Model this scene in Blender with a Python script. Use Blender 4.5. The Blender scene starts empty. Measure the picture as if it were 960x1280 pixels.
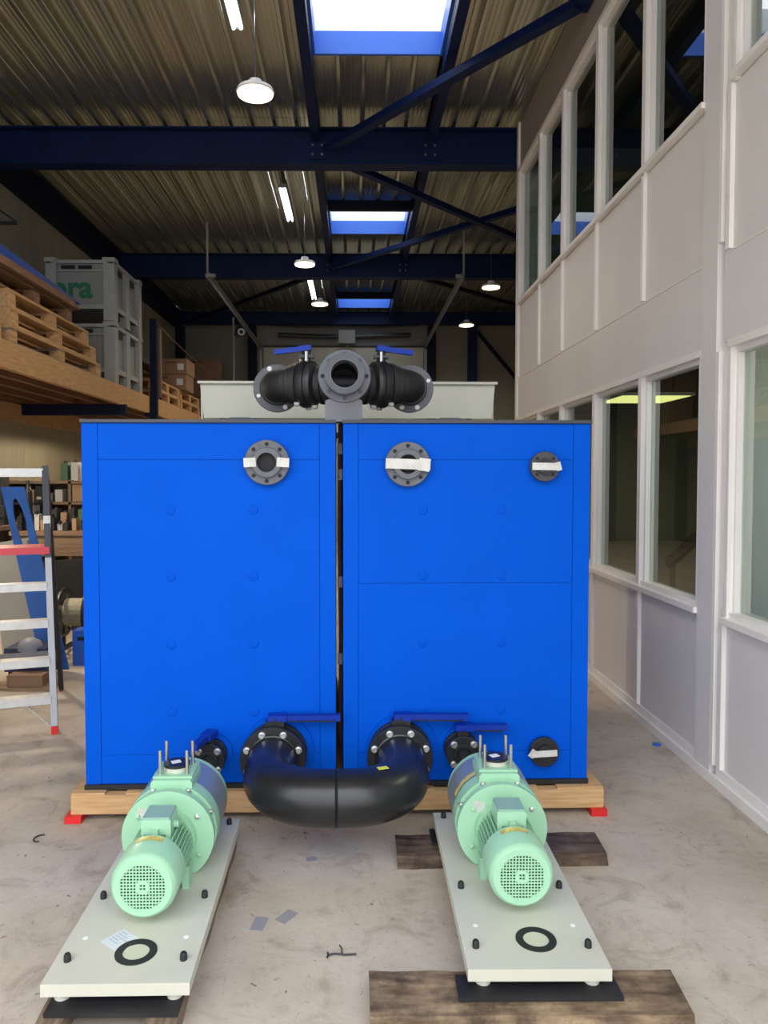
import bpy, bmesh, math, random
from mathutils import Vector, Matrix
random.seed(7)
R = math.radians
PI = math.pi
scene = bpy.context.scene
C = scene.collection
# ------------------------------------------------------------------ camera
cam_d = bpy.data.cameras.new('camera'); cam = bpy.data.objects.new('camera', cam_d); C.objects.link(cam)
cam_d.sensor_width = 36; cam_d.lens = 940 / 1280 * 36
cam_d.shift_x = (480 - 451.2) / 1280; cam_d.shift_y = -9.5 / 1280
cam_d.clip_start = 0.05; cam_d.clip_end = 200
cam.location = (0, 0, 1.5); cam.rotation_euler = (R(90 - 2.1), 0, R(-0.5))
scene.camera = cam
# ------------------------------------------------------------------ view, world, daylight
vs = scene.view_settings
vs.view_transform = 'Standard'; vs.look = 'None'; vs.gamma = 1; vs.use_curve_mapping = False
vs.exposure = 1.35
w = bpy.data.worlds.new('overcast_sky'); scene.world = w; w.use_nodes = True
nt = w.node_tree; bg = nt.nodes['Background']
tc = nt.nodes.new('ShaderNodeTexCoord'); sx = nt.nodes.new('ShaderNodeSeparateXYZ'); rp = nt.nodes.new('ShaderNodeValToRGB')
nt.links.new(tc.outputs['Generated'], sx.inputs[0]); nt.links.new(sx.outputs['Z'], rp.inputs[0]); nt.links.new(rp.outputs[0], bg.inputs[0])
rp.color_ramp.elements[0].position = 0.0; rp.color_ramp.elements[0].color = (0.36, 0.38, 0.405, 1)
rp.color_ramp.elements[1].position = 1.0; rp.color_ramp.elements[1].color = (0.93, 0.96, 1.0, 1)
bg.inputs[1].default_value = 2.2
def portal(name, loc, rot, sx_, sy_):
    l = bpy.data.lights.new(name, 'AREA'); l.shape = 'RECTANGLE'; l.size = sx_; l.size_y = sy_; l.energy = 1
    l.cycles.is_portal = True
    o = bpy.data.objects.new(name, l); C.objects.link(o); o.location = loc; o.rotation_euler = rot
portal('door_daylight_portal', (-1.15, 0.30, 2.4), (R(90), 0, 0), 5.7, 4.8)
ZR = 5.28
SKY = ((5.55, 6.85), (10.55, 11.82), (15.65, 16.92))
SX0, SX1 = -0.35, 0.77
for y0, y1 in SKY:
    portal('skylight_portal', ((SX0 + SX1) / 2, (y0 + y1) / 2, ZR + 0.40), (0, 0, 0), SX1 - SX0, y1 - y0)

# ------------------------------------------------------------------ materials
MATS = {}
def mat(name, col, rough=0.5, metal=0.0, var=0.0, scale=8, stretch=(1, 1, 1), bump=0.0, bscale=None, col2=None, spec=None, detail=5, coat=0):
    if name in MATS: return MATS[name]
    m = bpy.data.materials.new(name); m.use_nodes = True; t = m.node_tree; b = t.nodes['Principled BSDF']
    b.inputs['Roughness'].default_value = rough; b.inputs['Metallic'].default_value = metal
    if spec is not None: b.inputs['Specular IOR Level'].default_value = spec
    if coat: b.inputs['Coat Weight'].default_value = coat; b.inputs['Coat Roughness'].default_value = 0.15
    b.inputs['Base Color'].default_value = (*col, 1)
    if var or bump or col2:
        tc = t.nodes.new('ShaderNodeTexCoord'); mp = t.nodes.new('ShaderNodeMapping'); mp.inputs['Scale'].default_value = stretch
        t.links.new(tc.outputs['Object'], mp.inputs[0])
        n = t.nodes.new('ShaderNodeTexNoise'); n.inputs['Scale'].default_value = scale; n.inputs['Detail'].default_value = detail
        t.links.new(mp.outputs[0], n.inputs['Vector'])
        if var or col2:
            r = t.nodes.new('ShaderNodeValToRGB'); t.links.new(n.outputs['Fac'], r.inputs[0])
            c2 = col2 if col2 else tuple(min(1, c * (1 + var)) for c in col)
            c1 = col if col2 else tuple(c * (1 - var) for c in col)
            r.color_ramp.elements[0].position = 0.32; r.color_ramp.elements[1].position = 0.68
            r.color_ramp.elements[0].color = (*c1, 1); r.color_ramp.elements[1].color = (*c2, 1)
            t.links.new(r.outputs[0], b.inputs['Base Color'])
        if bump:
            n2 = n
            if bscale:
                n2 = t.nodes.new('ShaderNodeTexNoise'); n2.inputs['Scale'].default_value = bscale; n2.inputs['Detail'].default_value = 4
                t.links.new(mp.outputs[0], n2.inputs['Vector'])
            bp = t.nodes.new('ShaderNodeBump'); bp.inputs['Strength'].default_value = bump; bp.inputs['Distance'].default_value = 0.01
            t.links.new(n2.outputs['Fac'], bp.inputs['Height']); t.links.new(bp.outputs[0], b.inputs['Normal'])
    MATS[name] = m; return m
def emit(name, col, s):
    if name in MATS: return MATS[name]
    m = bpy.data.materials.new(name); m.use_nodes = True; b = m.node_tree.nodes['Principled BSDF']
    b.inputs['Base Color'].default_value = (*col, 1); b.inputs['Emission Color'].default_value = (*col, 1); b.inputs['Emission Strength'].default_value = s
    MATS[name] = m; return m
def glass(name, tint, refl=1.5):
    m = bpy.data.materials.new(name); m.use_nodes = True; t = m.node_tree; t.nodes.clear()
    o = t.nodes.new('ShaderNodeOutputMaterial'); mx = t.nodes.new('ShaderNodeMixShader'); fr = t.nodes.new('ShaderNodeFresnel')
    fr.inputs['IOR'].default_value = refl
    a = t.nodes.new('ShaderNodeBsdfTransparent'); a.inputs[0].default_value = (*tint, 1)
    g = t.nodes.new('ShaderNodeBsdfGlossy'); g.inputs['Roughness'].default_value = 0.01
    ge = t.nodes.new('ShaderNodeNewGeometry'); sb = t.nodes.new('ShaderNodeMath'); sb.operation = 'SUBTRACT'; sb.inputs[0].default_value = 1; t.links.new(ge.outputs['Backfacing'], sb.inputs[1])
    ml = t.nodes.new('ShaderNodeMath'); ml.operation = 'MULTIPLY'; t.links.new(fr.outputs[0], ml.inputs[0]); t.links.new(sb.outputs[0], ml.inputs[1])
    t.links.new(ml.outputs[0], mx.inputs[0]); t.links.new(a.outputs[0], mx.inputs[1]); t.links.new(g.outputs[0], mx.inputs[2]); t.links.new(mx.outputs[0], o.inputs[0])
    return m
def concrete():
    m = bpy.data.materials.new('concrete'); m.use_nodes = True; t = m.node_tree; b = t.nodes['Principled BSDF']
    tc = t.nodes.new('ShaderNodeTexCoord')
    def noise(s, d, dist=0.0, rgh=0.6):
        n = t.nodes.new('ShaderNodeTexNoise'); n.inputs['Scale'].default_value = s; n.inputs['Detail'].default_value = d
        n.inputs['Distortion'].default_value = dist; n.inputs['Roughness'].default_value = rgh
        t.links.new(tc.outputs['Object'], n.inputs['Vector']); return n
    def ramp(src, stops):
        r = t.nodes.new('ShaderNodeValToRGB'); t.links.new(src, r.inputs[0]); e = r.color_ramp.elements
        e[0].position, e[0].color = stops[0][0], (*stops[0][1], 1); e[1].position, e[1].color = stops[-1][0], (*stops[-1][1], 1)
        for p, c in stops[1:-1]:
            q = e.new(p); q.color = (*c, 1)
        return r.outputs[0]
    def mix(mode, fac, a, bb):
        x = t.nodes.new('ShaderNodeMix'); x.data_type = 'RGBA'; x.blend_type = mode; x.inputs[0].default_value = fac
        t.links.new(a, x.inputs[6]); t.links.new(bb, x.inputs[7]); return x.outputs[2]
    base = ramp(noise(1.3, 6, 0.4).outputs['Fac'], [(0.3, (0.42, 0.345, 0.265)), (0.5, (0.53, 0.45, 0.365)), (0.7, (0.61, 0.535, 0.455))])
    blot = ramp(noise(5, 9, 1.0, 0.7).outputs['Fac'], [(0.34, (0.72, 0.70, 0.68)), (0.48, (0.97, 0.97, 0.97)), (0.7, (1.05, 1.05, 1.06))])
    speck = ramp(noise(42, 6, 0.8, 0.75).outputs['Fac'], [(0.30, (0.5, 0.47, 0.44)), (0.40, (0.95, 0.95, 0.95)), (0.6, (1.0, 1.0, 1.0))])
    pit = ramp(noise(13, 3, 2.5, 0.5).outputs['Fac'], [(0.26, (0.42, 0.38, 0.34)), (0.31, (1.0, 1.0, 1.0)), (0.6, (1.0, 1.0, 1.0))])
    c = mix('MULTIPLY', 1.0, base, blot); c = mix('MULTIPLY', 1.0, c, speck); c = mix('MULTIPLY', 1.0, c, pit)
    t.links.new(c, b.inputs['Base Color'])
    rr = t.nodes.new('ShaderNodeMapRange'); t.links.new(noise(3, 5).outputs['Fac'], rr.inputs[0]); rr.inputs[3].default_value = 0.42; rr.inputs[4].default_value = 0.75
    t.links.new(rr.outputs[0], b.inputs['Roughness']); b.inputs['Specular IOR Level'].default_value = 0.35
    bp = t.nodes.new('ShaderNodeBump'); bp.inputs['Strength'].default_value = 0.25; bp.inputs['Distance'].default_value = 0.006
    t.links.new(noise(30, 8).outputs['Fac'], bp.inputs['Height']); t.links.new(bp.outputs[0], b.inputs['Normal'])
    return m
def planks_wood(name, c1, c2, scale=6, axis=0, rough=0.7, blotch=False):
    st = [14, 14, 14]; st[axis] = 1.2
    if blotch: st = [7, 7, 7]; st[axis] = 1.6
    m = mat(name, c1, rough, col2=c2, scale=scale, stretch=tuple(st), bump=0.35, detail=9)
    if blotch:
        t = m.node_tree; b = t.nodes['Principled BSDF']; src = b.inputs['Base Color'].links[0].from_socket
        tc = t.nodes.new('ShaderNodeTexCoord'); n = t.nodes.new('ShaderNodeTexNoise'); n.inputs['Scale'].default_value = 9; n.inputs['Detail'].default_value = 8; n.inputs['Roughness'].default_value = 0.7
        t.links.new(tc.outputs['Object'], n.inputs['Vector']); rr = t.nodes.new('ShaderNodeValToRGB'); t.links.new(n.outputs['Fac'], rr.inputs[0])
        rr.color_ramp.elements[0].position = 0.38; rr.color_ramp.elements[0].color = (0.35, 0.33, 0.33, 1); rr.color_ramp.elements[1].position = 0.62; rr.color_ramp.elements[1].color = (1.15, 1.15, 1.15, 1)
        x = t.nodes.new('ShaderNodeMix'); x.data_type = 'RGBA'; x.blend_type = 'MULTIPLY'; x.inputs[0].default_value = 1
        t.links.new(src, x.inputs[6]); t.links.new(rr.outputs[0], x.inputs[7]); t.links.new(x.outputs[2], b.inputs['Base Color'])
    return m
M_FLOOR = concrete()
M_BLUE = mat('blue_paint', (0.0, 0.088, 0.60), 0.55, var=0.04, scale=3, bump=0.03, bscale=60, spec=0.06)
M_BLUE_IN = mat('blue_bolt_paint', (0.0, 0.082, 0.57), 0.55, spec=0.06)
M_DK = mat('dark_plastic', (0.014, 0.015, 0.018), 0.42, var=0.2)
M_RUB = mat('black_rubber', (0.012, 0.012, 0.014), 0.6, var=0.2)
M_PE = mat('black_pipe_plastic', (0.014, 0.014, 0.016), 0.30, var=0.25, scale=12, bump=0.04, bscale=30)
M_GREYPVC = mat('grey_pvc', (0.115, 0.12, 0.14), 0.5, var=0.12, scale=20, bump=0.05)
M_LGREY = mat('light_grey_plastic', (0.27, 0.28, 0.32), 0.5, var=0.05)
M_DGREY = mat('dark_grey_metal', (0.05, 0.055, 0.07), 0.5)
M_STEEL = mat('bright_steel', (0.62, 0.62, 0.62), 0.28, 1.0, var=0.1)
M_CAP = mat('silver_bolt_cap', (0.55, 0.55, 0.54), 0.35, 0.5)
M_WHITE = mat('white_plastic', (0.85, 0.85, 0.85), 0.5)
M_HANDLE = mat('blue_handle_plastic', (0.006, 0.035, 0.33), 0.4, spec=0.2)
M_MINT = mat('mint_paint', (0.335, 0.60, 0.40), 0.38, var=0.04, scale=5)
M_MINT_S = mat('mint_grey_lid', (0.26, 0.43, 0.35), 0.35)
M_BAND = mat('brushed_steel_band', (0.33, 0.39, 0.43), 0.4, 0.5, var=0.06, scale=10)
M_CREAM = mat('cream_paint', (0.57, 0.56, 0.47), 0.45, var=0.04, scale=4)
M_YEL = mat('yellow_sticker', (0.62, 0.52, 0.12), 0.4, var=0.35, scale=55)
M_TAPE = mat('grey_tape', (0.62, 0.61, 0.58), 0.5, var=0.10, scale=30, bump=0.3, bscale=40)
M_PAPER = mat('paper', (0.62, 0.66, 0.70), 0.6)
M_INK = mat('blue_ink', (0.10, 0.14, 0.35), 0.6)
M_HOLE = mat('dark_hole', (0.01, 0.01, 0.012), 0.7)
M_NAVY = mat('navy_steel', (0.004, 0.013, 0.062), 0.5, spec=0.18, var=0.15, scale=3)
M_NAVY2 = mat('near_black_steel', (0.005, 0.008, 0.026), 0.5, spec=0.15)
M_DECK = mat('galvanised_deck', (0.74, 0.73, 0.63), 0.24, 0.92, var=0.12, scale=1.5, stretch=(6, 0.3, 1))
M_WALLR = mat('painted_panel', (0.73, 0.695, 0.68), 0.45, var=0.04, scale=1.5)
M_FRAME = mat('white_frame_paint', (0.86, 0.82, 0.78), 0.35, var=0.04, scale=3)
M_CLAD = mat('beige_cladding', (0.30, 0.265, 0.185), 0.5, var=0.07, scale=1.2, stretch=(6, 6, 0.6))
M_CLADB = mat('back_cladding', (0.20, 0.185, 0.14), 0.5, var=0.07, scale=1.2)
M_DOORP = mat('cream_door_panel', (0.42, 0.40, 0.32), 0.45, var=0.03)
M_DOORG = mat('grey_lintel', (0.17, 0.17, 0.155), 0.5, var=0.05)
M_GLASS = glass('window_glass', (0.80, 0.88, 0.84), 2.9)
M_DOME = glass('dome_acrylic', (0.80, 0.84, 0.86), 1.45)
M_CURBW = mat('white_curb', (0.9, 0.9, 0.9), 0.5)
M_CURBB = mat('blue_curb', (0.03, 0.14, 0.62), 0.4)
M_PINE = planks_wood('pine_x', (0.52, 0.30, 0.13), (0.66, 0.42, 0.21), 5, 0)
M_PINEY = planks_wood('pine_y', (0.44, 0.24, 0.10), (0.60, 0.36, 0.17), 5, 1)
M_PALLET = planks_wood('pallet_wood', (0.40, 0.22, 0.09), (0.58, 0.36, 0.17), 5, 1)
M_PALLETG = planks_wood('grey_pallet_wood', (0.22, 0.17, 0.12), (0.36, 0.27, 0.18), 5, 1)
M_PALLETB = planks_wood('brown_pallet_wood', (0.16, 0.085, 0.045), (0.28, 0.15, 0.08), 5, 1)
M_OLD = planks_wood('old_dark_plank', (0.040, 0.022, 0.015), (0.19, 0.13, 0.09), 4, 0, 0.65, True)
M_OLD2 = planks_wood('old_brown_plank', (0.085, 0.05, 0.03), (0.34, 0.245, 0.15), 4, 0, 0.65, True)
M_OLDY = planks_wood('old_runner', (0.11, 0.075, 0.05), (0.26, 0.19, 0.13), 4, 1, 0.7)
M_RED = mat('red_plastic', (0.70, 0.02, 0.02), 0.4)
M_REDS = mat('red_tread', (0.72, 0.06, 0.08), 0.45)
M_ALU = mat('aluminium', (0.66, 0.65, 0.62), 0.42, 0.35, var=0.08, scale=20)
M_ALUD = mat('aluminium_rail', (0.22, 0.22, 0.23), 0.35, 0.8, var=0.05)
M_CRATE = mat('grey_crate', (0.33, 0.345, 0.33), 0.5, var=0.05)
M_CRATE_SHADE = mat('grey_crate_inset_shade', (0.25, 0.265, 0.26), 0.5, var=0.05)  # darker copy of the crate grey, paints shade into the inset walls
M_GREEN = mat('green_print', (0.01, 0.17, 0.09), 0.5)
M_CARD = mat('cardboard', (0.26, 0.155, 0.095), 0.75, var=0.07, scale=3)
M_BENCH = planks_wood('bench_wood', (0.15, 0.09, 0.05), (0.24, 0.155, 0.09), 4, 0)
M_LED = emit('led_ring', (1.0, 0.80, 0.46), 2.2)
M_TUBE = emit('tube_light', (0.85, 0.90, 1.0), 7)

# ------------------------------------------------------------------ object helpers
WM = {}
def place(o, parent, loc=(0, 0, 0), rz=0.0):
    o.location = loc; o.rotation_euler = (0, 0, rz); o.parent = parent
    WM[o] = (WM[parent] if parent else Matrix()) @ (Matrix.Translation(loc) @ Matrix.Rotation(rz, 4, 'Z'))
def tag(o, label=None, cat=None, group=None, kind=None):
    if label: o['label'] = label
    if cat: o['category'] = cat
    if group: o['group'] = group
    if kind: o['kind'] = kind
    return o
def thing(name, label, cat, loc=(0, 0, 0), rz=0.0, group=None, kind=None):
    o = bpy.data.objects.new(name, None); o.empty_display_size = 0.1; C.objects.link(o); place(o, None, loc, rz)
    return tag(o, label, cat, group, kind)
class MB:
    def __init__(s): s.b = bmesh.new()
    def box(s, a, b_, rot=None, about=None):
        vs_ = [Vector((x, y, z)) for x in (a[0], b_[0]) for y in (a[1], b_[1]) for z in (a[2], b_[2])]
        if rot is not None:
            c = Vector(about) if about else (Vector(a) + Vector(b_)) / 2
            vs_ = [rot @ (v - c) + c for v in vs_]
        V = [s.b.verts.new(v) for v in vs_]
        for f in ((0, 1, 3, 2), (4, 6, 7, 5), (0, 4, 5, 1), (2, 3, 7, 6), (0, 2, 6, 4), (1, 5, 7, 3)): s.b.faces.new([V[i] for i in f])
        return s
    def bar(s, p, q, w_, h_, up=(0, 0, 1)):
        p, q = Vector(p), Vector(q); d = (q - p).normalized(); u = Vector(up)
        if abs(d.dot(u)) > 0.98: u = Vector((0, 1, 0))
        sx_ = d.cross(u).normalized(); uy = sx_.cross(d)
        V = [s.b.verts.new(e + sx_ * (a * w_ / 2) + uy * (b2 * h_ / 2)) for e in (p, q) for a, b2 in ((-1, -1), (1, -1), (1, 1), (-1, 1))]
        for f in ((0, 1, 2, 3), (7, 6, 5, 4), (0, 4, 5, 1), (1, 5, 6, 2), (2, 6, 7, 3), (3, 7, 4, 0)): s.b.faces.new([V[i] for i in f])
        return s
    def lathe(s, p, d, prof, n=32, close=False):
        """prof: list of (t along d, radius)"""
        p, d = Vector(p), Vector(d).normalized(); u = Vector((0, 0, 1)) if abs(d.z) < 0.9 else Vector((1, 0, 0))
        x = d.cross(u).normalized(); y = x.cross(d); rings = []
        for t, r in prof:
            if r < 1e-6: rings.append([s.b.verts.new(p + d * t)])
            else: rings.append([s.b.verts.new(p + d * t + (x * math.cos(2 * PI * i / n) + y * math.sin(2 * PI * i / n)) * r) for i in range(n)])
        prs = list(zip(rings, rings[1:]))
        if close: prs.append((rings[-1], rings[0]))
        for A, B in prs:
            for i in range(n):
                j = (i + 1) % n
                if len(A) == 1 and len(B) == 1: continue
                if len(A) == 1: s.b.faces.new((A[0], B[j], B[i]))
                elif len(B) == 1: s.b.faces.new((A[i], A[j], B[0]))
                else: s.b.faces.new((A[i], A[j], B[j], B[i]))
        return s
    def cyl(s, p, q, r, n=16, r2=None):
        L = (Vector(q) - Vector(p)).length
        return s.lathe(p, Vector(q) - Vector(p), [(0, 0), (0, r), (L, r if r2 is None else r2), (L, 0)], n)
    def ring(s, p, d, ro, ri, t, n=36, ch=0.0):
        pr = [(0, ri), (0, ro - ch), (ch, ro), (t - ch, ro), (t, ro - ch), (t, ri)] if ch else [(0, ri), (0, ro), (t, ro), (t, ri)]
        return s.lathe(p, d, pr, n, close=True)
    def tube(s, pts, r, n=10, caps=True):
        pts = [Vector(p) for p in pts]; rings = []; u = None
        for i, p in enumerate(pts):
            d = (pts[min(i + 1, len(pts) - 1)] - pts[max(i - 1, 0)]).normalized()
            if u is None: u = Vector((0, 0, 1)) if abs(d.z) < 0.9 else Vector((1, 0, 0))
            x = d.cross(u).normalized(); u = x.cross(d)
            rr = r[i] if isinstance(r, (list, tuple)) else r
            rings.append([s.b.verts.new(p + (x * math.cos(2 * PI * k / n) + u * math.sin(2 * PI * k / n)) * rr) for k in range(n)])
        for A, B in zip(rings, rings[1:]):
            for i in range(n): s.b.faces.new((A[i], A[(i + 1) % n], B[(i + 1) % n], B[i]))
        if caps: s.b.faces.new(rings[0]); s.b.faces.new(rings[-1])
        return s
    def prism(s, pts, ax, a, b_):
        """pts 2D outline extruded along axis ax from a to b_"""
        def P(u, v, t): return {0: (t, u, v), 1: (u, t, v), 2: (u, v, t)}[ax]
        A = [s.b.verts.new(P(u, v, a)) for u, v in pts]; B = [s.b.verts.new(P(u, v, b_)) for u, v in pts]; n = len(pts)
        for i in range(n): s.b.faces.new((A[i], A[(i + 1) % n], B[(i + 1) % n], B[i]))
        s.b.faces.new(A[::-1]); s.b.faces.new(B)
        return s
    def build(s, name, m, parent=None, bevel=0.0, smooth=False, world=False, seg=1):
        if bevel:
            es = [e for e in s.b.edges if len(e.link_faces) == 2 and e.calc_face_angle(0) > 0.6]
            bmesh.ops.bevel(s.b, geom=es, offset=bevel, segments=seg, affect='EDGES', profile=0.6, clamp_overlap=True)
        bmesh.ops.recalc_face_normals(s.b, faces=s.b.faces)
        me = bpy.data.meshes.new(name)
        if world and parent: s.b.transform(WM[parent].inverted())
        s.b.to_mesh(me); s.b.free(); me.materials.append(m)
        o = bpy.data.objects.new(name, me); C.objects.link(o); place(o, parent)
        if smooth:
            for p in me.polygons: p.use_smooth = True
            me.set_sharp_from_angle(angle=R(38))
        return o
def piece(src, parent, loc, rz=0.0):
    """another object sharing src's mesh"""
    o = src.copy(); C.objects.link(o); place(o, parent, loc, rz); return o
def copy_tree(o, parent=None):
    c = o.copy(); C.objects.link(c); c.parent = parent; WM[c] = Matrix()
    for ch in list(o.children): copy_tree(ch, c)
    return c
def box(a, b_, name, m, parent=None, bevel=0.0, world=False): return MB().box(a, b_).build(name, m, parent, bevel, world=world)
def S(o): return tag(o, kind='structure')

# ================================================================== SETTING
XL, XW, XO, YB = -4.1, 1.75, 5.4, 17.6
S(box((XL - 0.2, 0.2, -0.2), (XO + 0.2, YB + 0.2, 0), 'floor', M_FLOOR))
S(box((-14, -14, -0.2), (14, 0.2, 0), 'forecourt', M_FLOOR))
# ---- left wall: cladding planks
wl = S(box((XL - 0.25, 0.2, 0), (XL - 0.012, YB, 5.8), 'wall_left', M_CLAD))
y = 0.4; proto = None
while y < YB - 0.1:
    if proto is None: proto = MB().box((XL - 0.012, 0.004, 0), (XL, 0.996, 5.2)).build('panel', M_CLAD, wl, 0.004)
    else: piece(proto, wl, (0, y, 0))
    if y == 0.4: proto.location = (0, y, 0)
    y += 1.0
wb = S(box((XL, YB + 0.01, 0), (XO, YB + 0.25, 5.8), 'wall_back', M_CLADB))
x = XL; proto = None
while x < XO - 0.1:
    if not (-2.2 < x < 0.9):
        if proto is None:
            proto = MB().box((0.004, YB - 0.005, 0), (0.996, YB + 0.01, 5.2)).build('panel', M_CLADB, wb, 0.004); proto.location = (x, 0, 0)
        else: piece(proto, wb, (x, 0, 0))
    x += 1.0
S(box((XO, 8.21, 0), (XO + 0.2, YB, 5.8), 'wall_far_right', M_CLADB))
S(box((XL - 0.25, -0.02, 4.8), (XO + 0.2, 0.2, 5.8), 'wall_front', M_CLAD))
# ---- ceiling: trapezoidal deck sheets, each its own piece
ceil = S(box((XL - 0.2, 0.0, ZR + 0.115), (SX0 - 0.04, YB + 0.2, ZR + 0.19), 'ceiling', M_NAVY2))
ceil_r = box((SX1 + 0.04, 0.0, ZR + 0.115), (XO + 0.2, YB + 0.2, ZR + 0.19), 'roof_slab', M_NAVY2, ceil)
P = 0.235
def deck_mesh(n, L):
    b = bmesh.new(); prof = []
    one = [(0, 0.0), (0.030, 0.0), (0.036, 0.004), (0.046, 0.105), (0.082, 0.105), (0.084, 0.080), (0.092, 0.080), (0.094, 0.105), (0.124, 0.105), (0.126, 0.080), (0.134, 0.080), (0.136, 0.105), (0.166, 0.105), (0.168, 0.080), (0.176, 0.080), (0.178, 0.105), (0.218, 0.105), (0.229, 0.004)]
    for k in range(n): prof += [(k * P + a, h) for a, h in one]
    prof.append((n * P, 0.0))
    A = [b.verts.new((a, 0, h)) for a, h in prof]; B = [b.verts.new((a, L, h)) for a, h in prof]
    for i in range(len(prof) - 1): b.faces.new((A[i], A[i + 1], B[i + 1], B[i]))
    me = bpy.data.meshes.new('deck_sheet'); b.to_mesh(me); b.free(); me.materials.append(M_DECK); return me
def deck(x0, x1, y0, y1, cache={}):
    n = 4; xx = x0
    while xx < x1 - 0.05:
        k = min(n, max(1, round((x1 - xx) / P)))
        key = (k, round(y1 - y0, 2))
        if key not in cache: cache[key] = deck_mesh(k, y1 - y0)
        o = bpy.data.objects.new('deck_sheet', cache[key]); C.objects.link(o); place(o, ceil, (xx, y0, ZR + random.uniform(0, 0.004)))
        xx += k * P
BAYS = ((0.2, 3.3), (3.3, 8.3), (8.3, 12.75), (12.75, YB))
for y0, y1 in BAYS:
    deck(SX0 - 0.05 - 16 * P, SX0 - 0.05, y0, y1)
    deck(SX1 + 0.05, XO, y0, y1)
ys = [0.2] + [v for s_ in SKY for v in (s_[0] - 0.03, s_[1] + 0.03)] + [YB]
for a, b_ in zip(ys[0::2], ys[1::2]): deck(SX0 - 0.05, SX1 + 0.05, a, b_)
for a, b_ in zip(ys[0::2], ys[1::2]): box((SX0 - 0.04, a, ZR + 0.115), (SX1 + 0.04, b_, ZR + 0.19), 'roof_slab', M_NAVY2, ceil)
# ---- skylights
for i, (y0, y1) in enumerate(SKY):
    wn = ['nearest skylight in the roof, partly cut by the top of the frame', 'middle skylight of the three, between the two big blue roof beams', 'farthest and smallest looking skylight, by the back wall'][i]
    t = thing('skylight', wn, 'skylight', ((SX0 + SX1) / 2, (y0 + y1) / 2, ZR), 0, 'roof skylights')
    def ringbox(z0, z1, th):
        m = MB()
        m.box((SX0 - th, y1, z0), (SX1 + th, y1 + th, z1)); m.box((SX0 - th, y0 - th, z0), (SX1 + th, y0, z1))
        m.box((SX0 - th, y0, z0), (SX0, y1, z1)); m.box((SX1, y0, z0), (SX1 + th, y1, z1)); return m
    ringbox(ZR - 0.01, ZR + 0.19, 0.03).build('lower_curb', M_CURBB, t, world=True)
    ringbox(ZR + 0.19, ZR + 0.40, 0.03).build('upper_curb', M_CURBW, t, world=True)
    m = MB(); n = 12
    pts = [(SX0 - 0.03 + (SX1 - SX0 + 0.06) * k / n, ZR + 0.41 + 0.14 * math.sin(PI * k / n)) for k in range(n + 1)]
    m.prism(pts + [(p[0], p[1] - 0.004) for p in pts[::-1]], 1, y0 - 0.03, y1 + 0.03)
    m.build('dome', M_DOME, t, world=True, smooth=True)
# ---- steel frame
def ibeam(name, p, q, h, w_, label, group=None, m=M_NAVY):
    p, q = Vector(p), Vector(q); t = thing(name, label, 'beam', tuple((p + q) / 2 - Vector((0, 0, h / 2))), 0, group)
    mb = MB(); up = Vector((0, 0, 1))
    mb.bar(p, q, 0.012, h); mb.bar(p + up * (h / 2 - 0.01), q + up * (h / 2 - 0.01), w_, 0.018); mb.bar(p - up * (h / 2 - 0.01), q - up * (h / 2 - 0.01), w_, 0.018)
    mb.build('beam_section', m, t, world=True); return t
b1 = ibeam('roof_beam', (XL, 8.29, 5.05), (XW + 0.05, 8.29, 5.05), 0.40, 0.18, 'large navy blue steel beam across the roof in front of the middle skylight', 'main roof beams')
b2 = ibeam('roof_beam', (XL, 12.86, 5.05), (XO, 12.86, 5.05), 0.40, 0.18, 'second navy blue roof beam farther back, behind the middle skylight', 'main roof beams')
b3 = ibeam('roof_beam', (XL, 17.3, 5.11), (XO, 17.3, 5.11), 0.28, 0.14, 'shallow dark roof beam along the top of the back wall', 'main roof beams')
b0 = ibeam('roof_beam', (XL, 3.2, 5.05), (XW, 3.2, 5.05), 0.40, 0.18, 'navy blue roof beam above the blue cabinets, overhead and nearest', 'main roof beams')
for bm_, yy in ((b1, 8.19), (b2, 12.76)):
    for x in (-0.40, 0.82):
        MB().box((x - 0.09, yy + 0.075, 4.93), (x + 0.09, yy + 0.09, 5.14)).build('cleat_plate', M_NAVY, bm_, world=True)
        for dx in (-0.05, 0.05):
            for dz in (-0.05, 0.05):
                MB().cyl((x + dx, yy + 0.06, 5.03 + dz), (x + dx, yy + 0.078, 5.03 + dz), 0.013, 6).build('bolt', M_ALUD, bm_, world=True)
for x, side in ((-0.42, 'left'), (0.84, 'right')):
    t = thing('purlin', 'long navy purlin running back along the %s edge of the skylights' % side, 'beam', (x, 8, ZR - 0.18))
    for a, b_ in ((0.25, 3.1), (3.3, 8.2), (8.38, 12.77), (12.95, 17.2)):
        MB().box((x - 0.045, a, ZR - 0.17), (x + 0.045, b_, ZR - 0.003)).build('purlin_length', M_NAVY, t, world=True)
for y0, y1 in SKY:
    k = SKY.index((y0, y1))
    t = thing('skylight_trimmer', 'short dark cross beam at the near edge of the %s skylight' % ['nearest', 'middle', 'farthest'][k], 'beam', (0.21, y0 - 0.1, ZR - 0.13))
    MB().box((-0.37, y0 - 0.13, ZR - 0.13), (0.79, y0 - 0.05, ZR - 0.003)).build('trimmer_length', M_NAVY2, t, world=True)
t = thing('eaves_beam', 'dark navy beam running along the top of the left wall', 'beam', (-4.0, 8, 4.9))
MB().box((-4.098, 0.25, 4.90), (-3.95, 17.2, ZR - 0.004)).build('beam_length', M_NAVY2, t, world=True)
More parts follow.
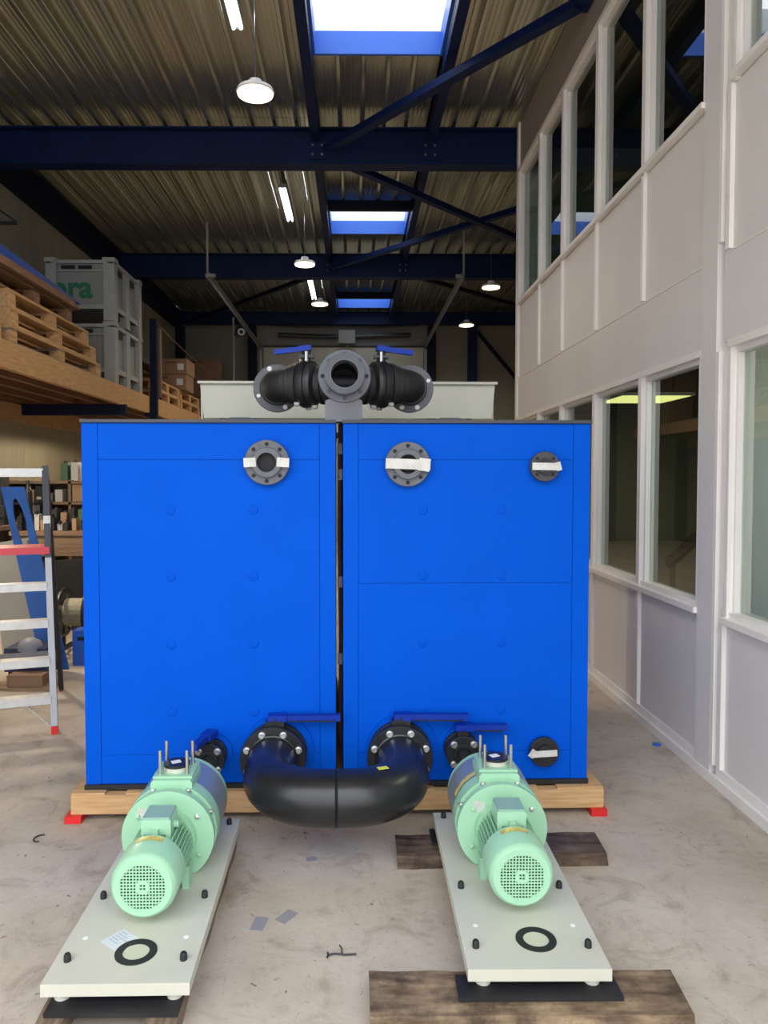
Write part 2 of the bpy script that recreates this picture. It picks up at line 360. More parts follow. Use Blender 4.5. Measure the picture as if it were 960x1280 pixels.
# bracing bars in the roof
def brace(p, q, label, w_=0.07, m=M_NAVY):
    t = thing('roof_brace', label, 'brace', tuple((Vector(p) + Vector(q)) / 2), 0, 'diagonal roof braces')
    mb = MB(); mb.bar(p, q, w_, 0.07)
    mb.build('brace_angle', m, t, world=True)
    for e in (p, q): MB().bar(Vector(e) - Vector((0.09, 0, 0.006)), Vector(e) + Vector((0.09, 0, -0.006)), 0.16, 0.008).build('gusset_plate', m, t, world=True)
brace((-0.24, 8.08, 4.99), (1.66, 5.68, 4.99), 'diagonal navy brace rising from the first roof beam to the top of the office wall', 0.10)
brace((1.64, 5.55, 5.03), (-0.1, 3.4, 5.03), 'short visible end of a navy brace coming down to the office wall top', 0.10)
brace((-0.05, 8.50, 4.96), (3.9, 12.65, 4.96), 'diagonal navy brace starting behind the first beam and passing behind the office wall', 0.085)
brace((-0.4, 12.72, 4.99), (3.45, 8.5, 4.99), 'diagonal navy brace crossing below another, rising right from the second beam', 0.085)
brace((-0.6, 12.95, 4.96), (-3.7, 17.0, 4.96), 'dark diagonal brace at the far left of the roof behind the second beam', 0.07, M_NAVY2)
brace((0.9, 12.95, 4.96), (5.0, 17.0, 4.96), 'dark diagonal brace at the far right of the roof behind the second beam', 0.07, M_NAVY2)

# ---- right-hand office block, wall_right
wr = S(thing('wall_right', None, None, (XW, 3.3, 0), 0)); wr['kind'] = 'structure'
XG = XW + 0.062
MULL = [8.12, 7.22, 6.42, 5.52, 4.62, 3.80]          # far group, last is pillar edge
NEAR = [3.60, 2.60, 1.5, 0.42]
def part(name, a, b_, m=M_WALLR, parent=wr, bevel=0.003): return MB().box(a, b_).build(name, m, parent, bevel, world=True)
part('pillar', (XW - 0.004, 3.64, 0), (XW + 0.3, 3.80, 5.27))
part('pillar', (XW - 0.004, 8.12, 0), (XW + 0.3, 8.20, 5.27), M_FRAME)
for seq in (MULL, NEAR):
    for a, b_ in zip(seq, seq[1:]):
        y0, y1 = b_, a
        part('panel', (XW + 0.022, y0 + 0.002, 0.09), (XW + 0.09, y1 - 0.002, 0.80))
        part('panel', (XW + 0.022, y0 + 0.002, 2.565), (XW + 0.09, y1 - 0.002, 3.33))
    part('spandrel', (XW + 0.012, seq[-1], 2.14), (XW + 0.10, seq[0], 2.556))
    part('top_band', (XW + 0.02, seq[-1], 4.77), (XW + 0.10, seq[0], 5.27), mat('top_band_paint', (0.34, 0.29, 0.25), 0.5, var=0.04))
    part('plinth', (XW + 0.01, seq[-1], 0.0), (XW + 0.12, seq[0], 0.09), M_FRAME)
    part('joint_strip', (XW + 0.008, seq[-1], 2.555), (XW + 0.10, seq[0], 2.562), M_FRAME, bevel=0)
    for y in seq[:-1] if seq is MULL else seq:
        w_ = 0.035
        yy = y - (0.04 if seq is NEAR and y == 3.60 else 0)
        part('batten', (XW, yy - w_ / 2, 2.57), (XW + 0.05, yy + w_ / 2, 3.34), M_FRAME)
        part('batten', (XW, yy - w_ / 2, 0.092), (XW + 0.05, yy + w_ / 2, 0.80), M_FRAME)
# triple moulding on the near side of the pillar
for z0, z1 in ((0.092, 5.1),):
    for k, (dy, dx) in enumerate(((0.0, 0.0), (0.035, 0.018), (0.07, 0.036))):
        part('moulding', (XW - 0.004 + dx, 3.61 - dy, z0), (XW + 0.10, 3.638 - dy, 2.10), M_FRAME)
        part('moulding', (XW - 0.004 + dx, 3.61 - dy, 2.62), (XW + 0.10, 3.638 - dy, 5.1), M_FRAME)
S(box((XW - 0.012, 0.42, 0), (XW + 0.008, 8.12, 0.05), 'baseboard_right', M_FRAME, None, 0.003))
wi = 0
for z0, z1 in ((0.80, 2.14), (3.33, 4.77)):
    for seq in (MULL, NEAR):
        for a, b_ in zip(seq, seq[1:]):
            y0, y1 = b_, a
            if seq is NEAR and a == 3.60: y1 = 3.53
            wi += 1
            t = S(thing('window_%d' % wi, None, None, (XW, (y0 + y1) / 2, z0)))
            # outer jambs and head
            for nm, A, B in (('jamb', (XW, y0, z0), (XW + 0.05, y0 + 0.025, z1)), ('jamb', (XW, y1 - 0.025, z0), (XW + 0.05, y1, z1)),
                             ('jamb', (XW + 0.028, y0 + 0.024, z0 + 0.05), (XG + 0.02, y0 + 0.042, z1)), ('jamb', (XW + 0.028, y1 - 0.042, z0 + 0.05), (XG + 0.02, y1 - 0.024, z1)),
                             ('head', (XW - 0.005, y0, z1 - 0.035), (XW + 0.06, y1, z1)), ('head', (XW + 0.025, y0 + 0.042, z1 - 0.062), (XG + 0.02, y1 - 0.042, z1 - 0.035)),
                             ('sill', (XW - 0.022, y0, z0 + 0.005), (XG, y1, z0 + 0.035)), ('sill', (XW + 0.012, y0 + 0.025, z0 + 0.035), (XG + 0.02, y1 - 0.025, z0 + 0.062))):
                MB().box(A, B).build(nm, M_FRAME, t, 0.004, world=True)
            MB().box((XG - 0.004, y0 + 0.042, z0 + 0.06), (XG + 0.004, y1 - 0.042, z1 - 0.06)).build('pane', M_GLASS, t, world=True)
# office interior shell
M_OFF = mat('office_wall', (0.40, 0.38, 0.33), 0.7, var=0.05); M_OFFD = mat('office_dark', (0.2, 0.2, 0.19), 0.7)
for nm, a, b_, m in (('wall_office_back', (XO, 0.2, 0), (XO + 0.2, 8.2, 5.27), M_OFF),
        ('floor_office', (XG + 0.06, 0.21, 0.0), (XO, 8.12, 0.06), mat('office_carpet', (0.12, 0.115, 0.10), 0.9)),
        ('ceiling_office_lower', (XW + 0.10, 0.21, 2.6), (XO, 8.12, 2.95), M_OFFD),
        ('wall_office_end', (XW + 0.3, 8.12, 0), (XO, 8.2, 5.27), M_CLADB),
        ('wall_office_front', (XW + 0.01, 0.02, 0), (XO + 0.2, 0.2, 5.3), M_WALLR),
        ('ceiling_office_upper', (XW + 0.10, 0.21, 5.0), (XO, 8.12, 5.1), mat('office_ceiling', (0.05, 0.05, 0.045), 0.8))):
    S(box(a, b_, nm, m))
M_PANEL = emit('office_panel_light', (0.80, 0.72, 0.25), 0.8); M_PANEL_FILL = emit('office_fill_panel', (1.0, 0.95, 0.8), 7.0)  # the bright one is for an unseen panel added to lighten the office
for k, (x0, x1, y0, y1, z) in enumerate(((2.3, 2.95, 6.5, 7.2, 2.2), (2.9, 3.6, 2.4, 3.6, 2.5))):
    t = thing('ceiling_panel_light', ['yellowish flat hanging light seen through the office windows', 'added unseen light panel brightening the office behind the near window'][k], 'light', ((x0 + x1) / 2, (y0 + y1) / 2, z))
    MB().box((x0, y0, z + 0.004), (x1, y1, z + 0.03)).build('frame', M_FRAME, t, world=True); MB().box((x0 + 0.03, y0 + 0.03, z), (x1 - 0.03, y1 - 0.03, z + 0.004)).build('diffuser', M_PANEL if k == 0 else M_PANEL_FILL, t, world=True)
    for x in (x0 + 0.05, x1 - 0.05): MB().cyl((x, (y0 + y1) / 2, z + 0.03), (x, (y0 + y1) / 2, 2.6), 0.006, 6).build('cord', M_DK, t, world=True)
t = thing('office_stair', 'dark sloping handrail and stringer seen through the lower office window', 'stairs', (3.0, 5.4, 0.06))
MB().bar((2.9, 6.9, 0.7), (2.9, 4.3, 2.0), 0.05, 0.09).build('handrail', M_DK, t, world=True)
MB().bar((2.95, 6.9, 0.1), (2.95, 4.3, 1.1), 0.05, 0.22).build('stringer', M_OFFD, t, world=True)
for yy, zz in ((6.8, 0.75), (5.6, 1.35), (4.4, 1.95)): MB().bar((2.9, yy, 0.06), (2.9, yy, zz), 0.04, 0.04).build('post', M_DK, t, world=True)
t = thing('office_chair', 'dark blue office chair low behind the office window', 'chair', (2.45, 4.35, 0.06))
m_ch = mat('navy_fabric', (0.02, 0.035, 0.13), 0.9)
MB().box((2.2, 4.1, 0.68), (2.7, 4.6, 0.77)).build('seat', m_ch, t, 0.03, world=True); MB().box((2.62, 4.1, 0.8), (2.70, 4.55, 1.32)).build('backrest', m_ch, t, 0.03, world=True)
MB().cyl((2.45, 4.35, 0.1), (2.45, 4.35, 0.68), 0.03).build('column', M_DK, t, world=True)
for k in range(5): MB().bar((2.45, 4.35, 0.12), (2.45 + 0.26 * math.cos(k * 1.257), 4.35 + 0.26 * math.sin(k * 1.257), 0.09), 0.04, 0.03).build('leg', M_DK, t, world=True)
t = thing('office_desk', 'grey desk inside the office behind the lower windows', 'desk', (3.8, 5.3, 0.06))
MB().box((3.3, 4.75, 0.78), (4.3, 5.9, 0.81)).build('desktop', M_LGREY, t, 0.004, world=True)
for x in (3.35, 4.25):
    for yy in (4.8, 5.85): MB().box((x - 0.02, yy - 0.02, 0.06), (x + 0.02, yy + 0.02, 0.78)).build('leg', M_DK, t, world=True)
t = thing('window_blind', 'pale green vertical blind strip inside the near office window', 'blind', (2.0, 3.44, 0.9))
m_bl = mat('pale_green_blind', (0.42, 0.56, 0.52), 0.6)
for k in range(2): MB().box((2.02 + k * 0.02, 3.26 + k * 0.10, 0.9), (2.012 + k * 0.02, 3.375 + k * 0.10, 2.1)).build('slat', m_bl, t, world=True)
MB().box((1.99, 2.6, 2.1), (2.04, 3.5, 2.14)).build('rail', M_FRAME, t, world=True)
t = thing('radiator', 'white radiator inside the near office window at the right edge', 'radiator', (2.3, 2.9, 0.06))
for k in range(3): MB().box((2.25, 2.6, 0.72 + k * 0.075), (2.30, 3.5, 0.78 + k * 0.075)).build('rail', M_LGREY, t, 0.01, world=True)
for yy in (2.7, 3.4): MB().box((2.26, yy, 0.06), (2.29, yy + 0.05, 0.8)).build('leg', M_LGREY, t, world=True)

# ---- back door, columns, tracks
dn = S(thing('door_1', None, None, (-0.25, YB, 0)))
for k in range(9):
    MB().box((-2.1, YB - 0.07, 0.01 + k * 0.5), (1.6, YB - 0.02, 0.495 + k * 0.5)).build('panel', M_DOORP, dn, 0.006, world=True)
MB().box((-2.1, YB - 0.06, 4.53), (1.6, YB - 0.005, 5.02)).build('lintel', M_DOORG, dn, 0.003, world=True)
MB().box((-2.1, YB - 0.10, 4.50), (1.6, YB - 0.07, 4.535)).build('seal', M_RUB, dn, world=True)
t = thing('door_spring_shaft', 'dark torsion spring bar above the back door with a grey centre box', 'door gear', (-0.25, 17.5, 4.7))
MB().tube([(-1.75, 17.42, 4.76), (-0.8, 17.42, 4.72), (0, 17.42, 4.72), (1.3, 17.42, 4.76)], 0.055, 10).build('spring', M_DK, t, world=True)
MB().box((-0.36, 17.34, 4.56), (0.02, 17.48, 4.86)).build('gear_box', mat('gear_grey', (0.22, 0.22, 0.20), 0.5), t, 0.01, world=True)
MB().box((-0.21, 17.44, 4.5), (-0.13, 17.48, 5.0)).build('bracket', M_DOORG, t, world=True)
MB().tube([(-2.0, 17.4, 4.98), (-1.2, 17.4, 4.94), (-0.3, 17.4, 4.97), (0.6, 17.4, 4.94), (1.5, 17.4, 4.98)], 0.018, 6).build('cable', M_DK, t, world=True)
for x, lab in ((-2.17, 'left track of the back overhead door, sloping light rail under the roof'), (1.62, 'right track of the back overhead door, sloping light rail under the roof')):
    t = thing('door_track', lab, 'rail', (x, 14, 4.5), 0, 'overhead door tracks')
    mt = mat('galvanised_track', (0.28, 0.27, 0.24), 0.4, 0.7)
    sg = 1 if x < 0 else -1
    mb = MB(); mb.box((x, 11.2, 4.50), (x + sg * 0.045, 17.4, 4.505)); mb.box((x, 11.2, 4.42), (x + sg * 0.004, 17.4, 4.50)); mb.build('track_rail', mt, t, world=True)
    MB().box((x - 0.01, 17.42, 0), (x + 0.05, 17.47, 4.42)).build('upright_track', mt, t, world=True)
    MB().bar((x, 11.25, 4.50), (x, 11.25, 5.25), 0.03, 0.006).build('hanger', mt, t, world=True)
    MB().bar((x - 0.02, 11.22, 4.46), (x + sg * 0.12, 11.22, 4.46), 0.06, 0.05).build('end_stop', mt, t, world=True)
for x, lab in ((-2.35, 'dark column left of the back door'), (1.78, 'dark column right of the back door'), (2.72, 'navy column at the far right of the back wall'), (-4.0, 'dark corner column at the back left of the hall')):
    t = thing('steel_column', lab, 'column', (x, 17.45, 0))
    MB().box((x - 0.09, 17.34, 0), (x + 0.09, 17.58, 4.96)).build('column_section', M_NAVY if x > 2 else M_NAVY2, t, 0.004, world=True)
t = thing('wall_brace', 'dark diagonal brace on the back wall at the right', 'brace', (3.3, 17.4, 4))
MB().bar((2.85, 17.5, 4.85), (3.9, 17.5, 3.6), 0.05, 0.08).build('brace_bar', M_NAVY2, t, world=True)

# ---- lights
def pendant(x, y, z, label, ztop=ZR, watts=42, spread=165):
    t = thing('high_bay_light', label, 'light', (x, y, z), 0, 'round high bay lamps')
    MB().lathe((x, y, z), (0, 0, 1), [(0.03, 0), (0.03, 0.08), (0.0, 0.142), (0.010, 0.150), (0.035, 0.138), (0.05, 0.06), (0.10, 0.05), (0.10, 0)], 28).build('housing', M_WHITE, t, world=True, smooth=True)
    MB().ring((x, y, z - 0.012), (0, 0, 1), 0.138, 0.05, 0.02, 28).build('led_ring', M_LED, t, world=True)
    MB().cyl((x, y, z + 0.1), (x, y, ztop + (0.09 if ztop == ZR else 0)), 0.006, 6).build('chain', M_ALUD, t, world=True)
    l = bpy.data.lights.new('high_bay_glow', 'SPOT'); l.energy = watts; l.color = (1, 0.84, 0.62); l.shadow_soft_size = 0.12; l.spot_size = R(spread); l.spot_blend = 0.6 if spread < 170 else 0.1
    o = bpy.data.objects.new('lamp_light', l); C.objects.link(o); o.parent = t; o.location = (0, 0, -0.05)
pendant(-0.78, 6.05, 4.52, 'big glowing round lamp hanging nearest, in front of the first roof beam')
pendant(-0.70, 10.75, 4.50, 'glowing round lamp just in front of the second roof beam, above the pipe manifold')
pendant(-0.60, 13.2, 4.50, 'glowing round lamp beyond the second beam, below the farthest tube light')
pendant(2.18, 12.1, 4.52, 'glowing round lamp at the right, close to the office corner')
pendant(2.22, 15.0, 4.50, 'lowest looking glowing round lamp at the right, in front of the navy column')
pendant(-3.27, 6.4, 2.2, 'added unseen round lamp below the storage loft, left of the picture', 2.39, 62, 179)  # unseen lamp, added to light the left wall under the loft
pendant(-2.98, 9.5, 2.06, 'added unseen round lamp below the storage loft, behind the left blue cabinet', 2.385, 26, 179)  # second added lamp, hidden by the cabinet, lights the same wall
for (x, y0, y1, lab) in ((-0.97, 4.95, 6.42, 'pair of bright tube lights under the roof at the top of the picture'), (-0.93, 9.85, 11.1, 'tube light left of the middle skylight'), (-0.84, 14.4, 15.9, 'farthest tube light, beside the small round lamp')):
    t = thing('tube_light', lab, 'light', (x, (y0 + y1) / 2, ZR - 0.1), 0, 'ceiling tube lights')
    MB().box((x - 0.05, y0, ZR - 0.05), (x + 0.05, y1, ZR - 0.005)).build('housing', M_LGREY, t, 0.005, world=True)
    for dx in (-0.03, 0.03): MB().cyl((x + dx, y0 + 0.03, ZR - 0.063), (x + dx, y1 - 0.03, ZR - 0.063), 0.012, 10).build('tube', M_TUBE, t, world=True)
t = thing('hanging_sensor', 'small black spotlight on a thin pale pole by the back wall', 'lamp', (-2.35, 15.5, 2.6))
MB().cyl((-2.47, 15.5, 0), (-2.47, 15.5, 4.75), 0.022, 8).build('pole', mat('pale_pole', (0.35, 0.33, 0.27), 0.5), t, world=True)
MB().lathe((-2.30, 15.42, 4.42), (0.2, -1, 0.15), [(0, 0), (0, 0.13), (0.05, 0.14), (0.06, 0.10), (0.05, 0)], 20).build('lamp_head', M_DK, t, world=True)
MB().ring((-2.287, 15.355, 4.43), (0.2, -1, 0.15), 0.075, 0.04, 0.006, 20).build('lens', M_WHITE, t, world=True)
MB().bar((-2.47, 15.5, 4.4), (-2.3, 15.46, 4.42), 0.03, 0.03).build('bracket', M_DK, t, world=True)

# ================================================================== STORAGE LOFT
M_JOIST = planks_wood('brown_joist', (0.16, 0.075, 0.035), (0.24, 0.12, 0.06), 4, 1)
t = thing('storage_loft', 'timber storage loft along the left wall with a deep pine edge beam', 'mezzanine', (-3.4, 9, 0))
MB().box((-2.86, 3.6, 2.375), (-2.80, 10.34, 2.598)).build('edge_beam', M_PINEY, t, 0.003, world=True)
MB().box((-2.86, 10.50, 2.375), (-2.80, 17.3, 2.598)).build('edge_beam', M_PINEY, t, 0.003, world=True)
for x in (-3.12, -3.42, -3.72, -4.02):
    MB().box((x - 0.03, 3.6, 2.39), (x + 0.03, 17.3, 2.575)).build('joist', M_JOIST, t, world=True)
MB().box((-4.095, 3.6, 2.16), (-4.04, 17.3, 2.375)).build('ledger', M_PINEY, t, world=True)
for k in range(9):
    MB().box((-4.09, 3.6 + k * 1.525, 2.578), (-2.865, 3.6 + (k + 1) * 1.525 - 0.004, 2.597)).build('deck_board', M_PINE, t, world=True)
MB().box((-4.09, 9.2, 2.25), (-2.79, 9.3, 2.385)).build('cross_beam', M_NAVY2, t, world=True)
MB().box((-2.80, 10.38, 0), (-2.71, 10.47, 3.66)).build('post', M_NAVY2, t, 0.003, world=True)
MB().box((-2.71, 10.48, 2.6), (-2.68, 10.56, 3.55)).build('post', mat('brown_post', (0.18, 0.10, 0.07), 0.6), t, 0.003, world=True)
MB().box((-2.86, 3.6, 0), (-2.77, 3.69, 2.375)).build('post', M_NAVY2, t, 0.003, world=True)
MB().box((-2.86, 10.34, 2.33), (-2.74, 10.52, 2.40)).build('shoe_plate', M_NAVY2, t, world=True)
t = thing('safety_rope', 'thin reddish rope sagging from the dark loft post', 'rope', (-2.75, 10.5, 3.6))
MB().tube([(-2.74, 10.45 + k * 0.45, 3.64 - 0.24 * (k / 12) ** 0.7) for k in range(13)], 0.009, 6).build('rope_line', mat('red_rope', (0.16, 0.06, 0.05), 0.7), t, world=True)
# pallets: each board, block a piece
def pallet(x1, y0, L, W_, z, label, m, m2=None, group='pallets stacked on the loft', h=0.155, mt=None):
    """front face at x = x1, running away along +y, body to -x"""
    m2 = m2 or m
    t = thing('pallet', label, 'pallet', (x1 - W_ / 2, y0 + L / 2, z), 0, group)
    bt = 0.022; bh = h - 3 * bt - 0.004
    xs = (x1 - 0.10, x1 - W_ / 2 - 0.05, x1 - W_)
    yb = (y0, y0 + L / 2 - 0.07, y0 + L - 0.14)
    skid = bpy.data.objects.new
    b_ = None
    for k, x in enumerate(xs):
        MB().box((x, y0, z), (x + 0.10, y0 + L, z + bt)).build('bottom_board', m2, t, 0.002, world=True)
        for yy in yb: MB().box((x + 0.002, yy, z + bt), (x + 0.098, yy + 0.14, z + bt + bh)).build('block', m, t, 0.002, world=True)
    for yy in yb: MB().box((x1 - W_ + 0.005, yy, z + bt + bh), (x1 - 0.005, yy + 0.14, z + 2 * bt + bh)).build('cross_board', m2, t, 0.002, world=True)
    n = 5
    for k in range(n):
        a = x1 - W_ + k * (W_ - 0.14) / (n - 1)
        MB().box((a, y0, z + 2 * bt + bh), (a + 0.14, y0 + L, z + 3 * bt + bh)).build('deck_board', mt or m, t, 0.002, world=True)
    return t
z0 = 2.60
pallet(-2.83, 6.25, 2.22, 0.9, z0, 'bottom pallet of the near loft stack, greyer boards', M_PALLET, M_PALLETG)
pallet(-2.84, 6.30, 2.05, 0.9, z0 + 0.155, 'second pallet up in the near loft stack, orange pine', M_PALLET)
pallet(-2.86, 6.30, 1.88, 0.9, z0 + 0.31, 'third pallet up in the near loft stack, orange pine', M_PALLET)
pallet(-2.90, 6.10, 1.72, 0.9, z0 + 0.465, 'dark brown top pallet of the near loft stack', M_PALLETB, mt=M_PALLETB)
for yy in (4.0, 5.1):
    pallet(-2.85, yy, 1.05, 0.9, z0, 'pallet at the near end of the loft, flat on the deck at y %.1f' % yy if False else ('pallet on the loft just left of the picture, %s one' % ('nearer' if yy < 5 else 'farther')), M_PALLET)
zt = z0 + 0.625
for k in range(3):
    t = thing('wooden_sheet', ['lowest', 'middle', 'top'][k] + ' brown sheet of board on the dark top pallet', 'board', (-3.3, 6.9, zt + k * 0.03), 0, 'sheets on the top pallet')
    MB().box((-3.75, 6.0 + 0.02 * k, zt + k * 0.028), (-2.84 - 0.012 * k, 7.88 - 0.04 * k, zt + k * 0.028 + 0.024)).build('sheet', M_PALLETB, t, 0.002, world=True)
t = thing('blue_board', 'bright blue board lying on top of the near pallet stack', 'board', (-3.3, 6.9, zt + 0.09))
mb = MB(); mb.prism([(5.9, zt + 0.085), (8.02, zt + 0.085), (8.02, zt + 0.10), (5.9, zt + 0.185)], 0, -3.7, -2.88); mb.build('board_panel', mat('board_blue', (0.01, 0.06, 0.33), 0.5), t, world=True)
t = thing('timber_batten', 'thin brown batten lying above the blue board', 'timber', (-3.1, 7, zt + 0.2))
MB().bar((-3.05, 6.3, zt + 0.225), (-3.02, 7.7, zt + 0.155), 0.05, 0.05).build('batten_length', M_PALLET, t, world=True)
# crates
def text_mesh(s, size, ext=0.002):
    cu = bpy.data.curves.new('txt', 'FONT'); cu.body = s; cu.size = size; cu.extrude = ext; cu.offset = size * 0.03
    o = bpy.data.objects.new('txt', cu); C.objects.link(o); bpy.context.view_layer.update()
    me = bpy.data.meshes.new_from_object(o.evaluated_get(bpy.context.evaluated_depsgraph_get())); bpy.data.objects.remove(o); return me
def crate(z, label):
    x0, x1, y0, y1, H = -3.64, -2.83, 8.98, 10.12, 0.74
    t = thing('plastic_crate', label, 'crate', ((x0 + x1) / 2, (y0 + y1) / 2, z), 0, 'grey pallet crates')
    f = 0.14
    MB().box((x0 + 0.02, y0 + 0.04, z + f), (x1 - 0.04, y1 - 0.04, z + f + 0.03)).build('crate_floor', M_CRATE, t, world=True)
    MB().box((x0 + 0.1, y0 + 0.045, z + f), (x1 - 0.1, y0 + 0.06, z + H - 0.05)).build('front_wall', M_CRATE_SHADE, t, world=True)
    MB().box((x0 + 0.1, y1 - 0.05, z + f), (x1 - 0.1, y1 - 0.03, z + H - 0.05)).build('back_wall', M_CRATE, t, world=True)
    MB().box((x0 + 0.03, y0 + 0.1, z + f), (x0 + 0.05, y1 - 0.1, z + H - 0.05)).build('side_wall', M_CRATE, t, world=True)
    MB().box((x1 - 0.075, y0 + 0.1, z + f), (x1 - 0.06, y1 - 0.1, z + H - 0.05)).build('side_wall', M_CRATE_SHADE, t, world=True)
    for x in (x0, x1 - 0.13):
        for yy in (y0, y1 - 0.13):
            MB().box((x, yy, z), (x + 0.13, yy + 0.13, z + H - 0.04)).build('corner_post', M_CRATE, t, 0.012, world=True)
            MB().box((x - 0.008, yy - 0.008, z + H - 0.055), (x + 0.138, yy + 0.138, z + H - 0.003)).build('corner_cap', M_CRATE, t, 0.012, world=True)
    MB().box((x1 - 0.10, (y0 + y1) / 2 - 0.07, z), (x1 - 0.01, (y0 + y1) / 2 + 0.07, z + H - 0.05)).build('side_post', M_CRATE, t, 0.01, world=True)
    for a, b2 in (((x0, y0 + 0.005, z + H - 0.07), (x1, y0 + 0.07, z + H - 0.03)), ((x0, y1 - 0.07, z + H - 0.07), (x1, y1 - 0.005, z + H - 0.03)), ((x0 + 0.005, y0, z + H - 0.07), (x0 + 0.07, y1, z + H - 0.03)), ((x1 - 0.07, y0, z + H - 0.07), (x1 - 0.005, y1, z + H - 0.03))):
        MB().box(a, b2).build('rim', M_CRATE, t, 0.005, world=True)
    for a, b2 in (((x0 + 0.1, y0 + 0.012, z + f), (x1 - 0.1, y0 + 0.05, z + f + 0.05)), ((x1 - 0.06, y0 + 0.1, z + f), (x1 - 0.018, y1 - 0.1, z + f + 0.06)), ((x0 + 0.13, y0 + 0.018, z + H - 0.16), (x1 - 0.13, y0 + 0.04, z + H - 0.14))):
        MB().box(a, b2).build('rib', M_CRATE, t, 0.003, world=True)
    for k in range(2):
        MB().box((x0 + 0.18 + k * 0.2, y0 + 0.02, z + H - 0.13), (x0 + 0.34 + k * 0.2, y0 + 0.03, z + H - 0.09)).build('grip_slot', M_HOLE, t, world=True)
        MB().box((x1 - 0.045, y0 + 0.2 + k * 0.5, z + H - 0.15), (x1 - 0.035, y0 + 0.42 + k * 0.5, z + H - 0.08)).build('grip_slot', M_HOLE, t, world=True)
    me = text_mesh('ora', 0.36); me.materials.append(M_GREEN)
    me.transform(Matrix.Translation((-3.60, y0 + 0.042, z + 0.28)) @ Matrix.Rotation(R(90), 4, 'X')); me.transform(WM[t].inverted())
    o = bpy.data.objects.new('green_print', me); C.objects.link(o); place(o, t)
    return t
crate(z0, 'lower grey plastic pallet crate of the stack on the loft'); crate(z0 + 0.745, 'upper grey plastic pallet crate of the stack on the loft')
# far section of the loft
pallet(-2.82, 10.75, 1.5, 0.72, z0, 'lower near pallet of the far loft stack, behind the dark post', M_PALLET, group='far loft pallets')
pallet(-2.82, 12.3, 1.5, 0.72, z0, 'lower far pallet of the far loft stack', M_PALLET, group='far loft pallets')
pallet(-2.83, 10.75, 1.5, 0.72, z0 + 0.156, 'upper near pallet of the far loft stack, behind the dark post', M_PALLET, group='far loft pallets')
pallet(-2.83, 12.3, 1.5, 0.72, z0 + 0.156, 'upper far pallet of the far loft stack', M_PALLET, group='far loft pallets')
def carton(a, b_, label, mark=True):
    t = thing('cardboard_box', label, 'box', ((a[0] + b_[0]) / 2, (a[1] + b_[1]) / 2, a[2]), 0, 'cartons on the far loft')
    MB().box(a, b_).build('carton', M_CARD, t, 0.006, world=True)
    MB().box((a[0] + 0.01, a[1] - 0.001, b_[2] - 0.07), ((a[0] + b_[0]) / 2, a[1] + 0.001, b_[2] - 0.045)).build('printed_line', mat('brown_ink', (0.07, 0.04, 0.03), 0.7), t, world=True)
    if mark: MB().box((b_[0] - 0.15, a[1] - 0.002, b_[2] - 0.18), (b_[0] - 0.05, a[1], b_[2] - 0.08)).build('paper_label', M_PAPER, t, world=True)
zc = z0 + 0.315
carton((-3.32, 12.3, zc + 0.26), (-3.06, 12.9, zc + 0.5), 'small brown carton at the left of the upper row', False)
carton((-3.055, 12.3, zc + 0.26), (-2.72, 12.9, zc + 0.5), 'brown carton with a white label, upper row in the middle')
carton((-3.32, 12.32, zc), (-2.74, 12.9, zc + 0.258), 'long brown carton with a white label, lower row')
carton((-3.45, 15.6, z0 + 0.6), (-2.83, 16.2, z0 + 1.32), 'tall brown carton farthest back, right of the others', False)
carton((-3.40, 15.6, z0 + 0.002), (-2.84, 16.2, z0 + 0.598), 'brown carton underneath the farthest tall one', False)
t = thing('steel_rack', 'long pale rack beams along the left wall behind the crates', 'rack', (-3.8, 13, z0))
for zz in (z0 + 0.35, z0 + 0.85):
    MB().box((-3.62, 10.4, zz), (-3.57, 17.0, zz + 0.12)).build('rack_beam', mat('rack_grey', (0.22, 0.21, 0.18), 0.5), t, world=True)
    MB().box((-4.05, 10.4, zz + 0.10), (-3.62, 17.0, zz + 0.12)).build('shelf', M_PALLETB, t, world=True)
for yy in (10.4, 13.7, 17.0):
    MB().box((-3.62, yy, z0), (-3.56, yy + 0.06, z0 + 1.3)).build('upright', M_NAVY2, t, world=True)
t = thing('wall_bracket', 'black angle bracket on the left wall above the pallets', 'bracket', (-4.0, 8.2, 4.1))
MB().bar((-4.08, 8.2, 4.22), (-3.62, 8.2, 4.22), 0.03, 0.03).build('arm', M_DK, t, world=True); MB().bar((-4.08, 8.2, 4.55), (-3.62, 8.2, 4.23), 0.02, 0.02).build('strut', M_DK, t, world=True); MB().bar((-4.08, 8.2, 4.55), (-4.08, 8.2, 4.2), 0.03, 0.03).build('plate', M_DK, t, world=True)

# ================================================================== BLUE CABINETS
MX, MY, MRZ = -0.069, 3.30, R(1.3)
D = 1.75
ZB, ZT = 0.125, 1.735
def flange(mb_parent, name, x, z, y0, ro, ri, th, nb, rb, m=M_GREYPVC, hole=0.011, ph=0.0, boltm=None, cat=None):
    """ring in the x-z plane, facing -y; y0 back face, th thickness"""
    f = MB().ring((x, y0, z), (0, -1, 0), ro, ri, th, 40, 0.003).build(name, m, mb_parent, smooth=True)
    for k in range(nb):
        a = ph + 2 * PI * (k + 0.5) / nb; cx, cz = x + rb * math.cos(a), z + rb * math.sin(a)
        if boltm: MB().lathe((cx, y0 - th, cz), (0, -1, 0), [(0, 0), (0, 0.0155), (0.009, 0.0155), (0.013, 0.010), (0.022, 0.009), (0.022, 0)], 12).build('bolt', boltm, f, smooth=True)
        else: MB().cyl((cx, y0 - th + 0.002, cz), (cx, y0 - th - 0.0006, cz), hole, 12).build('bolt_hole', M_BLUE_IN if m is M_GREYPVC and False else M_HOLE, f)
    return f
